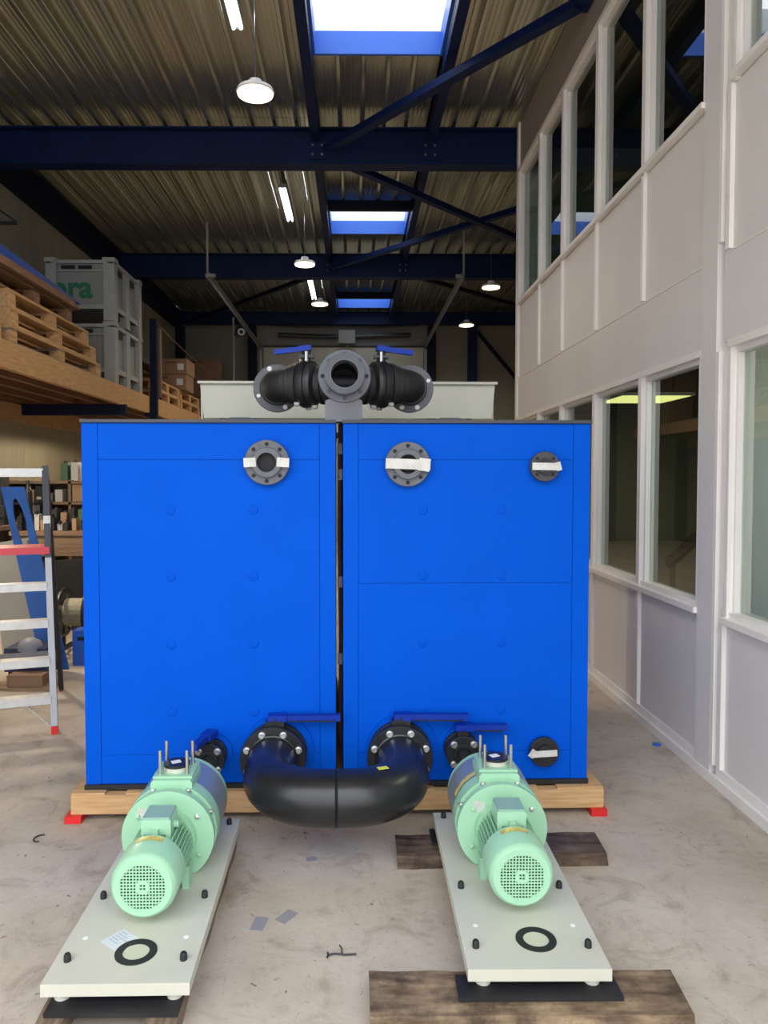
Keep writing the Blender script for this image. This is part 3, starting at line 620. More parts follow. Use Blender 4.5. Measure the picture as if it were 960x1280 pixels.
def cabinet(x0, x1, label, bolts_x, strips, seams):
    t = thing('filter_cabinet', label, 'cabinet', (MX, MY, 0), MRZ, 'blue equipment cabinets')
    L = lambda a, b_, n, m, bv=0.003: MB().box(a, b_).build(n, m, t, bv)
    L((x0, 0.012, ZB + 0.02), (x1, D, ZT), 'cabinet_body', M_BLUE)
    L((x0 - 0.004, -0.010, ZB), (x1 + 0.004, D, ZB + 0.022), 'base_rail', M_DK)
    L((x0 - 0.004, -0.012, ZT), (x1 + 0.004, D + 0.01, ZT + 0.014), 'lid', M_DGREY)
    s0, s1 = strips
    L((x0, 0.0, ZB + 0.022), (x0 + s0 - 0.001, 0.014, ZT - 0.002), 'edge_strip', M_BLUE, 0.002)
    L((x1 - s1 + 0.001, 0.0, ZB + 0.022), (x1, 0.014, ZT - 0.002), 'edge_strip', M_BLUE, 0.002)
    zs = [ZB + 0.022] + seams + [ZT - 0.002]
    for a, b_ in zip(zs, zs[1:]): L((x0 + s0 + 0.001, 0.001, a + 0.0008), (x1 - s1 - 0.001, 0.014, b_ - 0.0008), 'front_panel', M_BLUE, 0.0015)
    for bx in bolts_x:
        for bz in (1.355, 1.063, 0.765, 0.463):
            MB().lathe((bx, 0.001, bz), (0, -1, 0), [(0, 0.022), (0.0025, 0.0205), (0.003, 0.019), (0.003, 0)], 20).build('bolt_cap', M_BLUE_IN, t, smooth=True)
    return t
cl = cabinet(-1.113, -0.014, 'left blue equipment cabinet, with one open taped flange', (-0.735, -0.374), (0.068, 0.070), [0.275, 1.575])
cr = cabinet(0.020, 1.113, 'right blue equipment cabinet, with the round flange covers', (0.372, 0.722), (0.066, 0.075), [0.275, 1.030, 1.575])
def wx(px): return px - MX
# upper flanges
for cab, x, z, full in ((cl, -0.311, 1.562, False), (cr, 0.301, 1.555, True)):
    MB().cyl((x, 0.0, z), (x, -0.02, z), 0.072, 28).build('pipe_stub', M_GREYPVC, cab)
    f = flange(cab, 'flange', x, z, -0.012, 0.098, 0.045, 0.02, 8, 0.080, ph=PI / 8, hole=0.009)
    MB().ring((x, -0.03, z), (0, -1, 0), 0.066, 0.042, 0.022, 36, 0.003).build('stub_end', M_GREYPVC, cab, smooth=True)
    MB().cyl((x, -0.021, z), (x, -0.0215, z), 0.043, 28).build('bore', M_HOLE, cab)
    if full:
        MB().box((x - 0.098, -0.056, z - 0.022), (x + 0.096, -0.053, z + 0.022), Matrix.Rotation(R(2), 3, 'Y')).build('tape_strip', M_TAPE, cab)
        MB().box((x + 0.045, -0.059, z - 0.030), (x + 0.094, -0.056, z + 0.025), Matrix.Rotation(R(8), 3, 'Y')).build('tape_strip', M_TAPE, cab)
    else:
        for a, b_ in ((-0.097, -0.045), (0.045, 0.098)):
            MB().box((x + a, -0.056, z - 0.02), (x + b_, -0.053, z + 0.02), Matrix.Rotation(R(-3 if a < 0 else 4), 3, 'Y')).build('tape_strip', M_TAPE, cab)
for x, z, rt in ((0.903, 1.545, 0), (0.912, 0.278, 4)):
    MB().cyl((x, 0.0, z), (x, -0.014, z), 0.068 if z < 1 else 0.0, 30).build('boss', M_BLUE_IN, cr) if z < 1 else None
    f = flange(cr, 'flange_cover', x, z, -0.012, 0.066, 0.02, 0.024, 4, 0.050, M_DK if z < 1 else mat('dark_grey_cover', (0.05, 0.052, 0.06), 0.5), hole=0.008)
    MB().cyl((x, -0.030, z), (x, -0.052, z), 0.036, 28).build('cover_hub', M_DK, cr)
    MB().box((x - 0.062, -0.058, z - 0.016 + rt * 0.001), (x + 0.05, -0.054, z + 0.016), Matrix.Rotation(R(1 - rt), 3, 'Y')).build('tape_strip', M_TAPE, cr)
    MB().box((x + 0.044 if not rt else x - 0.07, -0.052, z - 0.018), (x + 0.066 if not rt else x - 0.045, -0.049, z + 0.02), Matrix.Rotation(R(-15 if not rt else 35), 3, 'Y')).build('tape_strip', M_TAPE, cr)
# humps on the lids
for cab, x in ((cl, -0.46), (cr, 0.52)):
    MB().prism([(x - 0.075, ZT + 0.012), (x - 0.055, ZT + 0.036), (x - 0.04, ZT + 0.041), (x + 0.045, ZT + 0.041), (x + 0.06, ZT + 0.036), (x + 0.078, ZT + 0.012)], 1, 0.22, 0.42).build('lid_hump', M_DGREY, cab)
# things in the gap
t = thing('gap_hose', 'grey hose and fitting in the narrow gap between the blue cabinets', 'hose', (MX + 0.003, MY + 0.2, ZB), MRZ)
MB().tube([(0, 0.0, 0.13), (0.002, 0, 0.6), (-0.003, 0, 1.1), (0.0, 0, 1.70)], 0.009, 8).build('hose', mat('brown_hose', (0.10, 0.06, 0.05), 0.6), t)
for z in (0.5, 0.86, 1.36, 1.48): MB().cyl((0, -0.005, z), (0, -0.005, z + 0.05), 0.0125, 10).build('clip', M_ALU, t)
# pallet under the cabinets
t = thing('pine_pallet', 'pine pallet frame under the blue cabinets', 'pallet', (MX, MY, 0), MRZ)
MB().box((-1.165, -0.045, 0.032), (1.175, 0.005, 0.115)).build('front_beam', M_PINE, t, 0.003)
for k, (a, b_) in enumerate(((-1.165, -1.02), (-0.93, -0.78), (-0.55, -0.4), (0.30, 0.42), (0.66, 0.74), (0.80, 0.88), (0.97, 1.175), (-0.1, 0.05))):
    MB().box((a, -0.040, 0.1152), (b_, D + 0.05, 0.1245)).build('slat', M_PINE, t, 0.001)
for x in (-1.165, 0.0, 1.075): MB().box((x, 0.006, 0.032), (x + 0.10, D + 0.05, 0.115)).build('runner', M_PINEY, t, 0.003)
for x, lab in ((-1.20, 'small red wedge under the left end of the pine base'), (1.10, 'small red wedge under the right end of the pine base')):
    tt = thing('red_wedge', lab, 'wedge', (MX + x + 0.04, MY - 0.02 + x * math.sin(MRZ), 0), MRZ, 'red wedges')
    MB().prism([(-0.085, 0), (0.10, 0), (0.10, 0.0315), (-0.03, 0.0315), (-0.085, 0.012)], 1, -0.045, 0.03).build('wedge_body', M_RED, tt, 0.002) if False else MB().box((-0.025, -0.045, 0.0), (0.045, 0.10, 0.031)).build('wedge_body', M_RED, tt, 0.004)

# ---- lower valves (big ones and small ones)
def valve(x, z, rb, label, hdir, hl, group, front_ring=True):
    t = thing('butterfly_valve', label, 'valve', (MX + x * math.cos(MRZ), MY + x * math.sin(MRZ), z), MRZ, group)
    s = rb / 0.142
    MB().cyl((0.01, 0.0, 0.006), (0.01, -0.012, 0.006), rb * 1.10, 40).build('boss_plate', M_BLUE_IN, t)
    MB().ring((0, -0.012, 0), (0, -1, 0), rb * 0.97, rb * 0.62, 0.028, 40, 0.003).build('rear_flange', M_DK, t, smooth=True)
    MB().ring((0, -0.040, 0), (0, -1, 0), rb * 0.84, rb * 0.62, 0.040, 40, 0.003).build('valve_body', M_RUB, t, smooth=True)
    MB().cyl((0, -0.05, 0), (0, -0.056, 0), rb * 0.64, 30).build('disc', M_HOLE, t)
    zt_ = rb * 1.02
    MB().box((-0.040 * s, -0.082, rb * 0.75), (0.040 * s, -0.038, zt_ + 0.012)).build('neck', M_DK, t, 0.006)
    MB().cyl((0, -0.06, zt_), (0, -0.06, zt_ + 0.026), 0.022 * s + 0.004, 16).build('stem', M_DK, t)
    MB().box((-0.034 * s, -0.085, zt_ + 0.006), (0.034 * s, -0.035, zt_ + 0.016)).build('notch_plate', M_DK, t, 0.002)
    z1 = zt_ + 0.026
    d = Vector((math.cos(hdir), math.sin(hdir), 0)); n = Vector((-d.y, d.x, 0)); p0 = Vector((0, -0.06, z1))
    mb = MB(); mb.bar(p0 - d * 0.03, p0 + d * 0.05, 0.05, 0.026)
    mb.bar(p0 + d * 0.045, p0 + d * hl, 0.030, 0.022); mb.bar(p0 + d * (hl - 0.012) - Vector((0, 0, 0.002)), p0 + d * (hl + 0.008) - Vector((0, 0, 0.002)), 0.032, 0.028)
    mb.build('lever_handle', M_HANDLE, t, 0.006)
    MB().bar(p0 + d * 0.055 - Vector((0, 0, 0.014)), p0 + d * (hl - 0.015) - Vector((0, 0, 0.016)), 0.018, 0.008).build('trigger', M_DK, t)
    if not front_ring:
        f = flange(t, 'front_flange', 0, 0, -0.080, rb * 0.97, rb * 0.55, 0.022, 4, rb * 0.78, M_DK, boltm=mat('worn_bolt', (0.38, 0.36, 0.34), 0.4, 0.6))
        MB().ring((0, -0.10, 0), (0, -1, 0), rb * 0.6, rb * 0.42, 0.02, 30, 0.002).build('stub_end', M_DK, t, smooth=True)
        MB().cyl((0, -0.10, 0), (0, -0.101, 0), rb * 0.44, 24).build('bore', M_HOLE, t)
    return t
ZU = 0.285
XUL, XUR = -0.277, 0.270
valve(XUL, ZU, 0.142, 'large black valve with a blue lever, left end of the U bend', R(0), 0.275, 'large valves behind the U bend')
valve(XUR, ZU, 0.142, 'large black valve with a blue lever, right end of the U bend', R(-2), 0.285, 'large valves behind the U bend')
valve(-0.560, 0.285, 0.072, 'small black valve with lever end towards the viewer, behind the left pump', R(-105), 0.15, 'small valves behind the pumps', False)
valve(0.540, 0.300, 0.078, 'small black valve with sideways blue lever, behind the right pump', R(0), 0.19, 'small valves behind the pumps', False)
# ---- U bend
t = thing('return_bend', 'thick black plastic U shaped pipe joining both blue cabinets', 'pipe', (MX, MY - 0.3, ZU), MRZ)
rp_ = 0.105; br = 0.225; yf = -0.085 + 0.3; yb_ = -0.495 + 0.3
def bend_pts(half):
    pts = []
    x0 = XUL if half < 0 else XUR; sg = 1 if half < 0 else -1
    pts.append((x0, yf - 0.02, 0)); pts.append((x0, yb_ + br, 0))
    for k in range(1, 13):
        a = PI / 2 * k / 12; pts.append((x0 + sg * br * (1 - math.cos(a)), yb_ + br - br * math.sin(a), 0))
    pts.append((-0.0035, yb_, 0)); return pts
pl_ = bend_pts(-1); pr_ = bend_pts(1); pr_[-1] = (-0.0035, yb_, 0)
MB().tube(pl_, rp_, 40).build('elbow', M_PE, t, smooth=True); MB().tube(pr_, rp_, 40).build('elbow', M_PE, t, smooth=True)
MB().lathe((-0.0105, yb_, 0), (1, 0, 0), [(0, rp_ - 0.002), (0.003, rp_ + 0.004), (0.006, rp_ + 0.001), (0.009, rp_ + 0.004), (0.014, rp_ - 0.002)], 40, ).build('weld_bead', M_PE, t, smooth=True)
for x0 in (XUL, XUR):
    f = flange(t, 'flange', x0, 0, yf, 0.142, 0.108, 0.026, 8, 0.119, M_DK, boltm=M_CAP)
    MB().lathe((x0, yf - 0.026, 0), (0, -1, 0), [(0, 0.112), (0.012, 0.112), (0.016, 0.106), (0.03, 0.104)], 36).build('collar', M_PE, t, smooth=True)
# small yellow sticker lying on the right elbow
def on_tube(cx, cy, ang): return Vector((cx, cy, 0)) + Vector((0, -math.cos(ang), math.sin(ang))) * (rp_ + 0.001)
mb = MB(); ax = 0.185
mb.box((ax - 0.032, yb_ + 0.005, rp_ + 0.0005), (ax + 0.008, yb_ + 0.030, rp_ + 0.0025), Matrix.Rotation(R(18), 3, 'Z')); mb.build('yellow_sticker', mat('bright_yellow', (0.75, 0.72, 0.08), 0.5), t)

# ---- top manifold
ZM = 1.925
t = thing('valve_manifold', 'grey flange and two black valves with blue levers on top of the cabinets', 'pipe', (MX, MY, ZT + 0.014), MRZ)
def A(x, y, z): return Vector((x, y, z - (ZT + 0.014)))
cxm = 0.025
MB().box((cxm - 0.085, 0.10, 0.0), (cxm + 0.082, 0.22, 0.10)).build('support_plate', M_LGREY, t, 0.003)
f = MB().ring(A(cxm, -0.085, ZM), (0, -1, 0), 0.112, 0.07, 0.022, 44, 0.003).build('main_flange', M_GREYPVC, t, smooth=True)
for k in range(8):
    a = 2 * PI * k / 8; c = A(cxm + 0.093 * math.cos(a), -0.106, ZM + 0.093 * math.sin(a))
    MB().cyl(c, c + Vector((0, -0.002, 0)), 0.009, 12).build('bolt_hole', M_HOLE if k in (0, 4) else M_DGREY, f)
MB().ring(A(cxm, -0.108, ZM), (0, -1, 0), 0.084, 0.057, 0.075, 44, 0.003).build('stub_end', M_GREYPVC, t, smooth=True)
for k in range(4):
    rr = 0.062 + k * 0.005
    MB().ring(A(cxm, -0.183, ZM), (0, -1, 0), rr + 0.0015, rr - 0.0005, 0.0012, 44).build('sealing_groove', M_DGREY, t)
MB().ring(A(cxm, 0.12, ZM), (0, -1, 0), 0.070, 0.056, 0.21, 32).build('pipe', M_DK, t, smooth=True)
MB().cyl(A(cxm, 0.06, ZM), A(cxm, 0.062, ZM), 0.069, 28).build('bore', M_HOLE, t)
MB().lathe(A(cxm - 0.07, 0.13, ZM), (1, 0, 0), [(0, 0), (0, 0.075), (0.14, 0.075), (0.14, 0)], 32).build('tee', M_DK, t, smooth=True)
for sg in (-1, 1):
    p = A(cxm + sg * 0.055, 0.14, ZM - 0.004); q = A(cxm + sg * 0.272, 0.20, ZM); d = (q - p).normalized(); L = (q - p).length
    MB().lathe(p, d, [(0, 0), (0, 0.072), (0.010, 0.090), (0.028, 0.092), (0.030, 0.084), (0.036, 0.084), (0.038, 0.092), (0.052, 0.090), (0.055, 0.080), (0.07, 0.080)], 40).build('union_nut', M_RUB, t, smooth=True)
    MB().lathe(p, d, [(0.068, 0.08), (0.072, 0.092), (0.080, 0.104), (0.095, 0.108), (0.098, 0.101), (0.108, 0.101), (0.111, 0.109), (0.135, 0.107), (0.148, 0.100), (0.152, 0.09)], 40).build('valve_body', M_DK, t, smooth=True)
    MB().lathe(p, d, [(0.150, 0.09), (0.154, 0.099), (0.178, 0.097), (0.182, 0.088), (0.20, 0.088), (0.205, 0.080), (L + 0.004, 0.078)], 40).build('union_nut', M_RUB, t, smooth=True)
    ex = [(0.250, 0.194), (0.275, 0.203), (0.298, 0.222), (0.312, 0.250), (0.318, 0.29), (0.320, 0.335)]
    MB().tube([A(cxm + sg * a, b_, ZM) for a, b_ in ex], [0.078, 0.076, 0.073, 0.071, 0.069, 0.068], 36).build('elbow', M_RUB, t, smooth=True)
    MB().ring(A(cxm + sg * 0.320, 0.335, ZM), (-sg * 0.1, -1, 0), 0.082, 0.07, 0.018, 36, 0.003).build('stub_end', M_DK, t, smooth=True)
    fn = Vector((-sg * 0.12, -1, 0.0)).normalized()
    fc = A(cxm + sg * 0.320, 0.355, ZM)
    f = MB().ring(fc, fn, 0.115, 0.06, 0.02, 44, 0.003).build('end_flange', M_GREYPVC, t, smooth=True)
    xa = Vector((1, 0, 0)); za = Vector((0, 0, 1))
    for k in range(8):
        a = 2 * PI * (k + 0.5) / 8; c = fc + fn * 0.02 + (xa * math.cos(a) + za * math.sin(a)) * 0.098
        if k in ((2, 4, 6) if sg < 0 else (0, 5, 6)): MB().lathe(c, fn, [(0, 0), (0, 0.0125), (0.008, 0.0125), (0.012, 0.008), (0.012, 0)], 12).build('bolt', M_WHITE, f, smooth=True)
        else: MB().cyl(c - fn * 0.001, c + fn * 0.0008, 0.009, 12).build('bolt_hole', M_HOLE, f)
    # body clamp bolts
    for tt_, ang in ((0.075, -78), (0.115, -95), (0.145, 96), (0.150, -62)):
        u = d.cross(Vector((0, 0, 1))).normalized() * (1 if sg > 0 else -1); ar = R(ang)
        c = p + d * tt_ + (u * math.cos(ar) + Vector((0, 0, 1)) * math.sin(ar)) * 0.107
        MB().cyl(c - d * 0.012, c + d * 0.012, 0.010, 8).build('bolt', M_CAP, t)
    st = p + d * 0.120 + Vector((0, -0.01, 0.10))
    MB().cyl(st, st + Vector((0, 0, 0.055)), 0.020, 14).build('stem', M_DK, t)
    MB().cyl(st + Vector((0, -0.021, 0.0)), st + Vector((0, -0.021, 0.045)), 0.007, 8).build('stem_screw', M_STEEL, t)
    MB().box(st + Vector((-0.034, -0.026, 0.018)), st + Vector((0.034, 0.026, 0.030))).build('notch_plate', M_DK, t, 0.004)
    hp = st + Vector((0, 0, 0.062)); hd = Vector((sg * 0.97, 0.0 + 0.12, -0.10 if sg > 0 else -0.10)).normalized()
    mb = MB(); mb.bar(hp - hd * 0.022, hp + hd * 0.03, 0.044, 0.024); mb.bar(hp + hd * 0.025, hp + hd * 0.148, 0.028, 0.022)
    mb.build('lever_handle', M_HANDLE, t, 0.006)
    s2 = p + d * 0.115 - Vector((0, 0.10, -0.02)); 
    if sg < 0: MB().box(s2 + Vector((-0.006, 0.003, -0.02)), s2 + Vector((0.004, 0.006, 0.012))).build('yellow_tag', mat('bright_yellow', (0.75, 0.72, 0.08), 0.5), t)
# ---- white hopper box behind
t = thing('sheet_metal_hopper', 'cream sheet metal hopper standing on the cabinets behind the valves', 'hopper', (MX, MY + 0.95, ZT + 0.014), MRZ)
MB().box((-0.78, 0.0, 0.0), (0.86, 0.6, 0.075)).build('lower_box', M_CREAM, t, 0.003)
for k, (a, b_, a2, b2_) in enumerate(((-0.79, 0.035, -0.765, 0.035), (0.037, 0.86, 0.037, 0.84))):
    mb = MB(); th = 0.02
    vs_ = [(a2, -0.045, 0.077), (b2_, -0.045, 0.077), (b_, -0.020, 0.27), (a, -0.020, 0.27)]
    V = [mb.b.verts.new(v) for v in vs_] + [mb.b.verts.new((v[0], v[1] + th, v[2])) for v in vs_]
    for fc in ((0, 1, 2, 3), (7, 6, 5, 4), (0, 4, 5, 1), (1, 5, 6, 2), (2, 6, 7, 3), (3, 7, 4, 0)): mb.b.faces.new([V[i] for i in fc])
    mb.build('sloped_panel', M_CREAM, t, 0.002)
MB().box((-0.80, -0.045, 0.268), (0.87, 0.0, 0.282)).build('rim', M_CREAM, t, 0.003)
for x in (-0.79, 0.845): MB().box((x, 0.0, 0.075), (x + 0.012, 0.6, 0.268)).build('side_panel', M_CREAM, t)

# ================================================================== PUMPS
def motor_pump(loc, rz, label, yaw_m, band_sticker):
    t = thing('pump_unit', label, 'pump', loc, rz, 'green pump units')
    W_, Lp, T = 0.405, 0.985, 0.035
    pb = MB().box((-W_ / 2, 0, 0), (W_ / 2, Lp, T)).build('base_plate', M_CREAM, t, 0.0035)
    for x in (-0.155, 0.155):
        for y in (0.035, Lp / 2, Lp - 0.05): MB().cyl((x, y, -0.022), (x, y, 0), 0.022, 18).build('foot', M_CREAM, t)
    for x in (-0.165, 0.165):
        for y in (0.10, 0.42, 0.94): MB().lathe((x, y, T), (0, 0, 1), [(0, 0.0105), (0.017, 0.010), (0.022, 0.007), (0.024, 0)], 14).build('hole_cap', M_RUB, pb, smooth=True)
    for x in (-0.15, 0.15): MB().cyl((x, 0.205, T), (x, 0.205, T + 0.001), 0.008, 12).build('filled_hole', M_WHITE, pb)
    gx = 0.01 if rz > -9 else 0
    MB().ring((0.02, 0.135, T), (0, 0, 1), 0.060, 0.038, 0.003, 40).build('gasket_ring', M_RUB, t)
    MB().cyl((0.02, 0.135, T), (0.02, 0.135, T + 0.0004), 0.0378, 32).build('hole_cover', mat('cream_light', (0.56, 0.56, 0.44), 0.5), t)
    za = T + 0.130; mx = yaw_m
    # pump casing
    def cut(r, y0_, y1_, name, m, n=48, zcut=T + 0.0015, bev=0.004):
        pts = []
        for k in range(n):
            a = 2 * PI * k / n; pts.append((mx + r * math.cos(a), max(zcut, za + r * math.sin(a))))
        out = [p_ for i, p_ in enumerate(pts) if p_ != pts[i - 1] or i == 0]
        return MB().prism(out, 1, y0_, y1_).build(name, m, t, bev, smooth=True)
    yq = 0.245    # motor front
    fc = MB().lathe((mx, yq, za), (0, 1, 0), [(0.0, 0.074), (0.0, 0.089), (0.007, 0.097), (0.020, 0.103), (0.125, 0.104), (0.127, 0.101), (0.006, 0.095)], 48).build('fan_cover', M_MINT, t, smooth=True)
    MB().ring((mx, yq + 0.003, za), (0, 1, 0), 0.090, 0.070, 0.004, 40).build('face_ring', M_MINT, fc)
    MB().cyl((mx, yq + 0.02, za), (mx, yq + 0.03, za), 0.085, 32).build('fan_shadow', M_HOLE, fc)
    g = MB(); pitch = 0.0098; rg = 0.071
    for k in range(-7, 8):
        o_ = (k) * pitch; h_ = math.sqrt(max(0, rg * rg - o_ * o_))
        if h_ < 0.01: continue
        g.box((mx + o_ - 0.0017, yq + 0.0012, za - h_), (mx + o_ + 0.0017, yq + 0.005, za + h_)); g.box((mx - h_, yq + 0.0008, za + o_ - 0.0017), (mx + h_, yq + 0.0048, za + o_ + 0.0017))
    tag(g.build('grille', M_MINT, fc), kind='stuff')
    MB().ring((mx, yq, za), (0, 1, 0), 0.022, 0.011, 0.004, 16).build('grille_hub', M_MINT, fc)
    MB().lathe((mx, yq + 0.0, za), (0, 1, 0), [(0.0, 0.0745), (0.0, 0.070), (0.006, 0.070)], 40).build('grille_rim', M_MINT, fc, smooth=True)
    # sticker on cover top
    mb = MB(); n = 10; V = []
    for k in range(n + 1):
        a = R(68) + R(50) * k / n; c, s_ = math.cos(a), math.sin(a)
        V.append([mb.b.verts.new((mx + 0.1047 * c, yq + yy_, za + 0.1047 * s_)) for yy_ in (0.088, 0.115)])
    for k in range(n): mb.b.faces.new((V[k][0], V[k][1], V[k + 1][1], V[k + 1][0]))
    mb.build('yellow_label', M_YEL, fc)
    ym = yq + 0.115; ye = yq + 0.295
    mo = MB().lathe((mx, ym, za), (0, 1, 0), [(0, 0), (0, 0.076), (ye - ym, 0.076), (ye - ym, 0)], 40).build('motor_body', M_MINT, t, smooth=True)
    fb = MB()
    for k in range(40):
        a = 2 * PI * k / 40
        if 60 < math.degrees(a) < 120: continue
        c, s_ = math.cos(a), math.sin(a); p_ = Vector((mx + 0.085 * c, ym + 0.018, za + 0.085 * s_)); q_ = Vector((mx + 0.085 * c, ye - 0.012, za + 0.085 * s_))
        fb.bar(p_, q_, 0.003, 0.024, up=(c, 0, s_))
    tag(fb.build('cooling_fins', M_MINT, mo), kind='stuff')
    for s_ in (-1, 1): MB().box((mx + s_ * 0.082 - 0.012, ym + 0.11, T), (mx + s_ * 0.082 + 0.012, ym + 0.165, za - 0.055)).build('motor_foot', M_MINT, mo, 0.004)
    tb = MB().box((mx - 0.048, ym + 0.050, za + 0.068), (mx + 0.048, ym + 0.150, za + 0.132)).build('terminal_box', M_MINT, t, 0.008, seg=2)
    MB().box((mx - 0.044, ym + 0.053, za + 0.132), (mx + 0.044, ym + 0.147, za + 0.140)).build('box_lid', M_MINT_S, tb, 0.003)
    MB().cyl((mx + 0.045, ym + 0.10, za + 0.098), (mx + 0.064, ym + 0.10, za + 0.098), 0.012, 10).build('cable_gland', M_MINT, tb)
    MB().box((mx - 0.010, ym + 0.032, za + 0.07), (mx + 0.010, ym + 0.050, za + 0.105)).build('lug', M_MINT, tb, 0.004)
    MB().box((mx - 0.035, ym + 0.018, za + 0.074), (mx + 0.035, ym + 0.035, za + 0.092)).build('slot', mat('green_shadow_slot', (0.08, 0.16, 0.12), 0.7), tb)
    cut(0.100, ye - 0.005, ye + 0.03, 'motor_flange', M_MINT)
    bd = cut(0.160, ye + 0.03, ye + 0.055, 'adapter_disc', M_MINT)
    MB().box((mx - (0.125 if band_sticker == 'right' else 0.105), ye + 0.0275, za + 0.062), (mx - 0.065, ye + 0.030, za + 0.10), Matrix.Rotation(R(12), 3, 'Y')).build('rating_plate', M_ALU, bd)
    for a in (35, 145, -30, 210): MB().lathe((mx + 0.125 * math.cos(R(a)), ye + 0.03, za + 0.125 * math.sin(R(a))), (0, -1, 0), [(0, 0), (0, 0.009), (0.007, 0.009), (0.009, 0.004), (0.012, 0)], 6).build('bolt', M_STEEL if a in (35,) else M_MINT, bd)
    cut(0.150, ye + 0.055, ye + 0.085, 'lantern', M_MINT)
    cs = cut(0.161, ye + 0.085, ye + 0.15, 'pump_casing', M_MINT)
    bn = cut(0.1575, ye + 0.15, ye + 0.33, 'casing_band', M_BAND)
    cut(0.156, ye + 0.33, ye + 0.36, 'rear_cover', M_MINT)
    for a in (66, 114, 25, 155): 
        c = Vector((mx + 0.152 * math.cos(R(a)), ye + 0.085, za + 0.152 * math.sin(R(a))))
        MB().lathe(c, (0, -1, 0), [(0, 0), (0, 0.011), (0.008, 0.011), (0.009, 0.006), (0.018, 0.006), (0.018, 0)], 6).build('bolt', M_STEEL, cs)
    if band_sticker:
        mb = MB(); V = []
        a0 = R(115) if band_sticker == 'left' else R(20)
        for k in range(n + 1):
            a = a0 + R(45) * k / n; V.append([mb.b.verts.new((mx + 0.1583 * math.cos(a), ye + yy_, za + 0.1583 * math.sin(a))) for yy_ in (0.17, 0.20)])
        for k in range(n): mb.b.faces.new((V[k][0], V[k][1], V[k + 1][1], V[k + 1][0]))
        mb.build('yellow_label', M_YEL, bn)
    # top connection head
    yh = ye + 0.088
    mb = MB(); mb.prism([(mx - 0.074, za + 0.09), (mx + 0.074, za + 0.09), (mx + 0.073, za + 0.165), (mx + 0.066, za + 0.175), (mx - 0.066, za + 0.175), (mx - 0.073, za + 0.165)], 1, yh, yh + 0.16)
    hd = mb.build('connection_head', M_MINT, t, 0.004)
    MB().box((mx - 0.070, yh + 0.02, za + 0.172), (mx + 0.070, yh + 0.162, za + 0.181)).build('head_flange', M_MINT, hd, 0.003)
    zc_ = za + 0.181; yc = yh + 0.09
    MB().cyl((mx, yc, zc_), (mx, yc, zc_ + 0.016), 0.045, 30).build('neck', M_CREAM, hd)
    MB().cyl((mx, yc, zc_ + 0.016), (mx, yc, zc_ + 0.026), 0.047, 30).build('gasket', M_DK, hd)
    MB().box((mx - 0.02, yc - 0.012, zc_ + 0.026), (mx + 0.014, yc + 0.014, zc_ + 0.0275), Matrix.Rotation(R(25), 3, 'Z')).build('white_tape', M_WHITE, hd)
    for sx_ in (-1, 1):
        for sy_ in (-1, 1):
            MB().cyl((mx + sx_ * 0.048, yc + sy_ * 0.050, zc_), (mx + sx_ * 0.048, yc + sy_ * 0.050, zc_ + 0.088), 0.0062, 12).build('stud', M_STEEL, hd)
            MB().cyl((mx + sx_ * 0.048, yc + sy_ * 0.050, zc_), (mx + sx_ * 0.048, yc + sy_ * 0.050, zc_ + 0.008), 0.011, 6).build('nut', M_DK, hd) if False else None
    return t
ZP = 0.085
motor_pump((-0.653, 2.005, ZP), R(0.6), 'green pump and motor on a pale base plate, left one, note sheet on its plate', 0.010, None)
motor_pump((0.5205, 2.055, ZP), R(-0.3), 'green pump and motor on a pale base plate, right one, across two dark planks', 0.002, 'left')
# note
t = thing('note_sheet', 'small white handwritten note on the left pump base plate', 'paper', (-0.695, 2.195, ZP + 0.0352), R(-38))
MB().box((-0.045, -0.040, 0), (0.045, 0.040, 0.0006)).build('sheet', M_PAPER, t)
for k in range(5):
    L = 0.03 + 0.012 * ((k * 7) % 3)
    pts = [(-0.036 + L * i / 8, 0.028 - k * 0.011 + 0.0018 * math.sin(i * 2.3 + k), 0.0012) for i in range(9)]
    MB().tube(pts, 0.0005, 4).build('handwriting', M_INK, t)
# supports: black plates, planks, runners
def slab(name, label, cat, a, b_, m, rz=0, group=None, bevel=0.004, pn='plank'):
    c = ((a[0] + b_[0]) / 2, (a[1] + b_[1]) / 2, a[2]); t = thing(name, label, cat, c, R(rz), group)
    hx, hy = (b_[0] - a[0]) / 2, (b_[1] - a[1]) / 2
    return t, hx, hy, b_[2] - a[2]
def plank(label, a, b_, m, rz, seed, axis=0, nm='wooden_plank'):
    t, hx, hy, h = slab(nm, label, 'plank', a, b_, m, rz, 'wooden supports under the pumps')
    rnd = random.Random(seed); mb = bmesh.new(); n = 14
    # slightly ragged outline
    rows = []
    for i in range(n + 1):
        s_ = -1 + 2 * i / n
        e0 = rnd.uniform(-0.003, 0.003); e1 = rnd.uniform(-0.004, 0.004)
        if axis == 0: lo, hi = (s_ * hx, -hy + e0), (s_ * hx, hy + e1)
        else: lo, hi = (-hx + e0, s_ * hy), (hx + e1, s_ * hy)
        rows.append([mb.verts.new((*lo, 0)), mb.verts.new((*lo, h)), mb.verts.new((*hi, h)), mb.verts.new((*hi, 0))])
    if axis == 0:
        for v in rows[-1][:2]: v.co.x += 0.0
        for v in rows[0]: v.co.x += rnd.uniform(-0.006, 0.006)
        for v in rows[-1]: v.co.x += rnd.uniform(-0.008, 0.008)
    for A_, B_ in zip(rows, rows[1:]):
        for k in range(4): mb.faces.new((A_[k], A_[(k + 1) % 4], B_[(k + 1) % 4], B_[k]))
    mb.faces.new(rows[0][::-1]); mb.faces.new(rows[-1])
    x_ = MB(); x_.b.free(); x_.b = mb
    x_.build('plank_wood', m, t, 0.003)
plank('wide worn brown plank under the front of the right pump', (0.045, 1.97, 0), (0.925, 2.155, 0.050), M_OLD2, 0, 1)
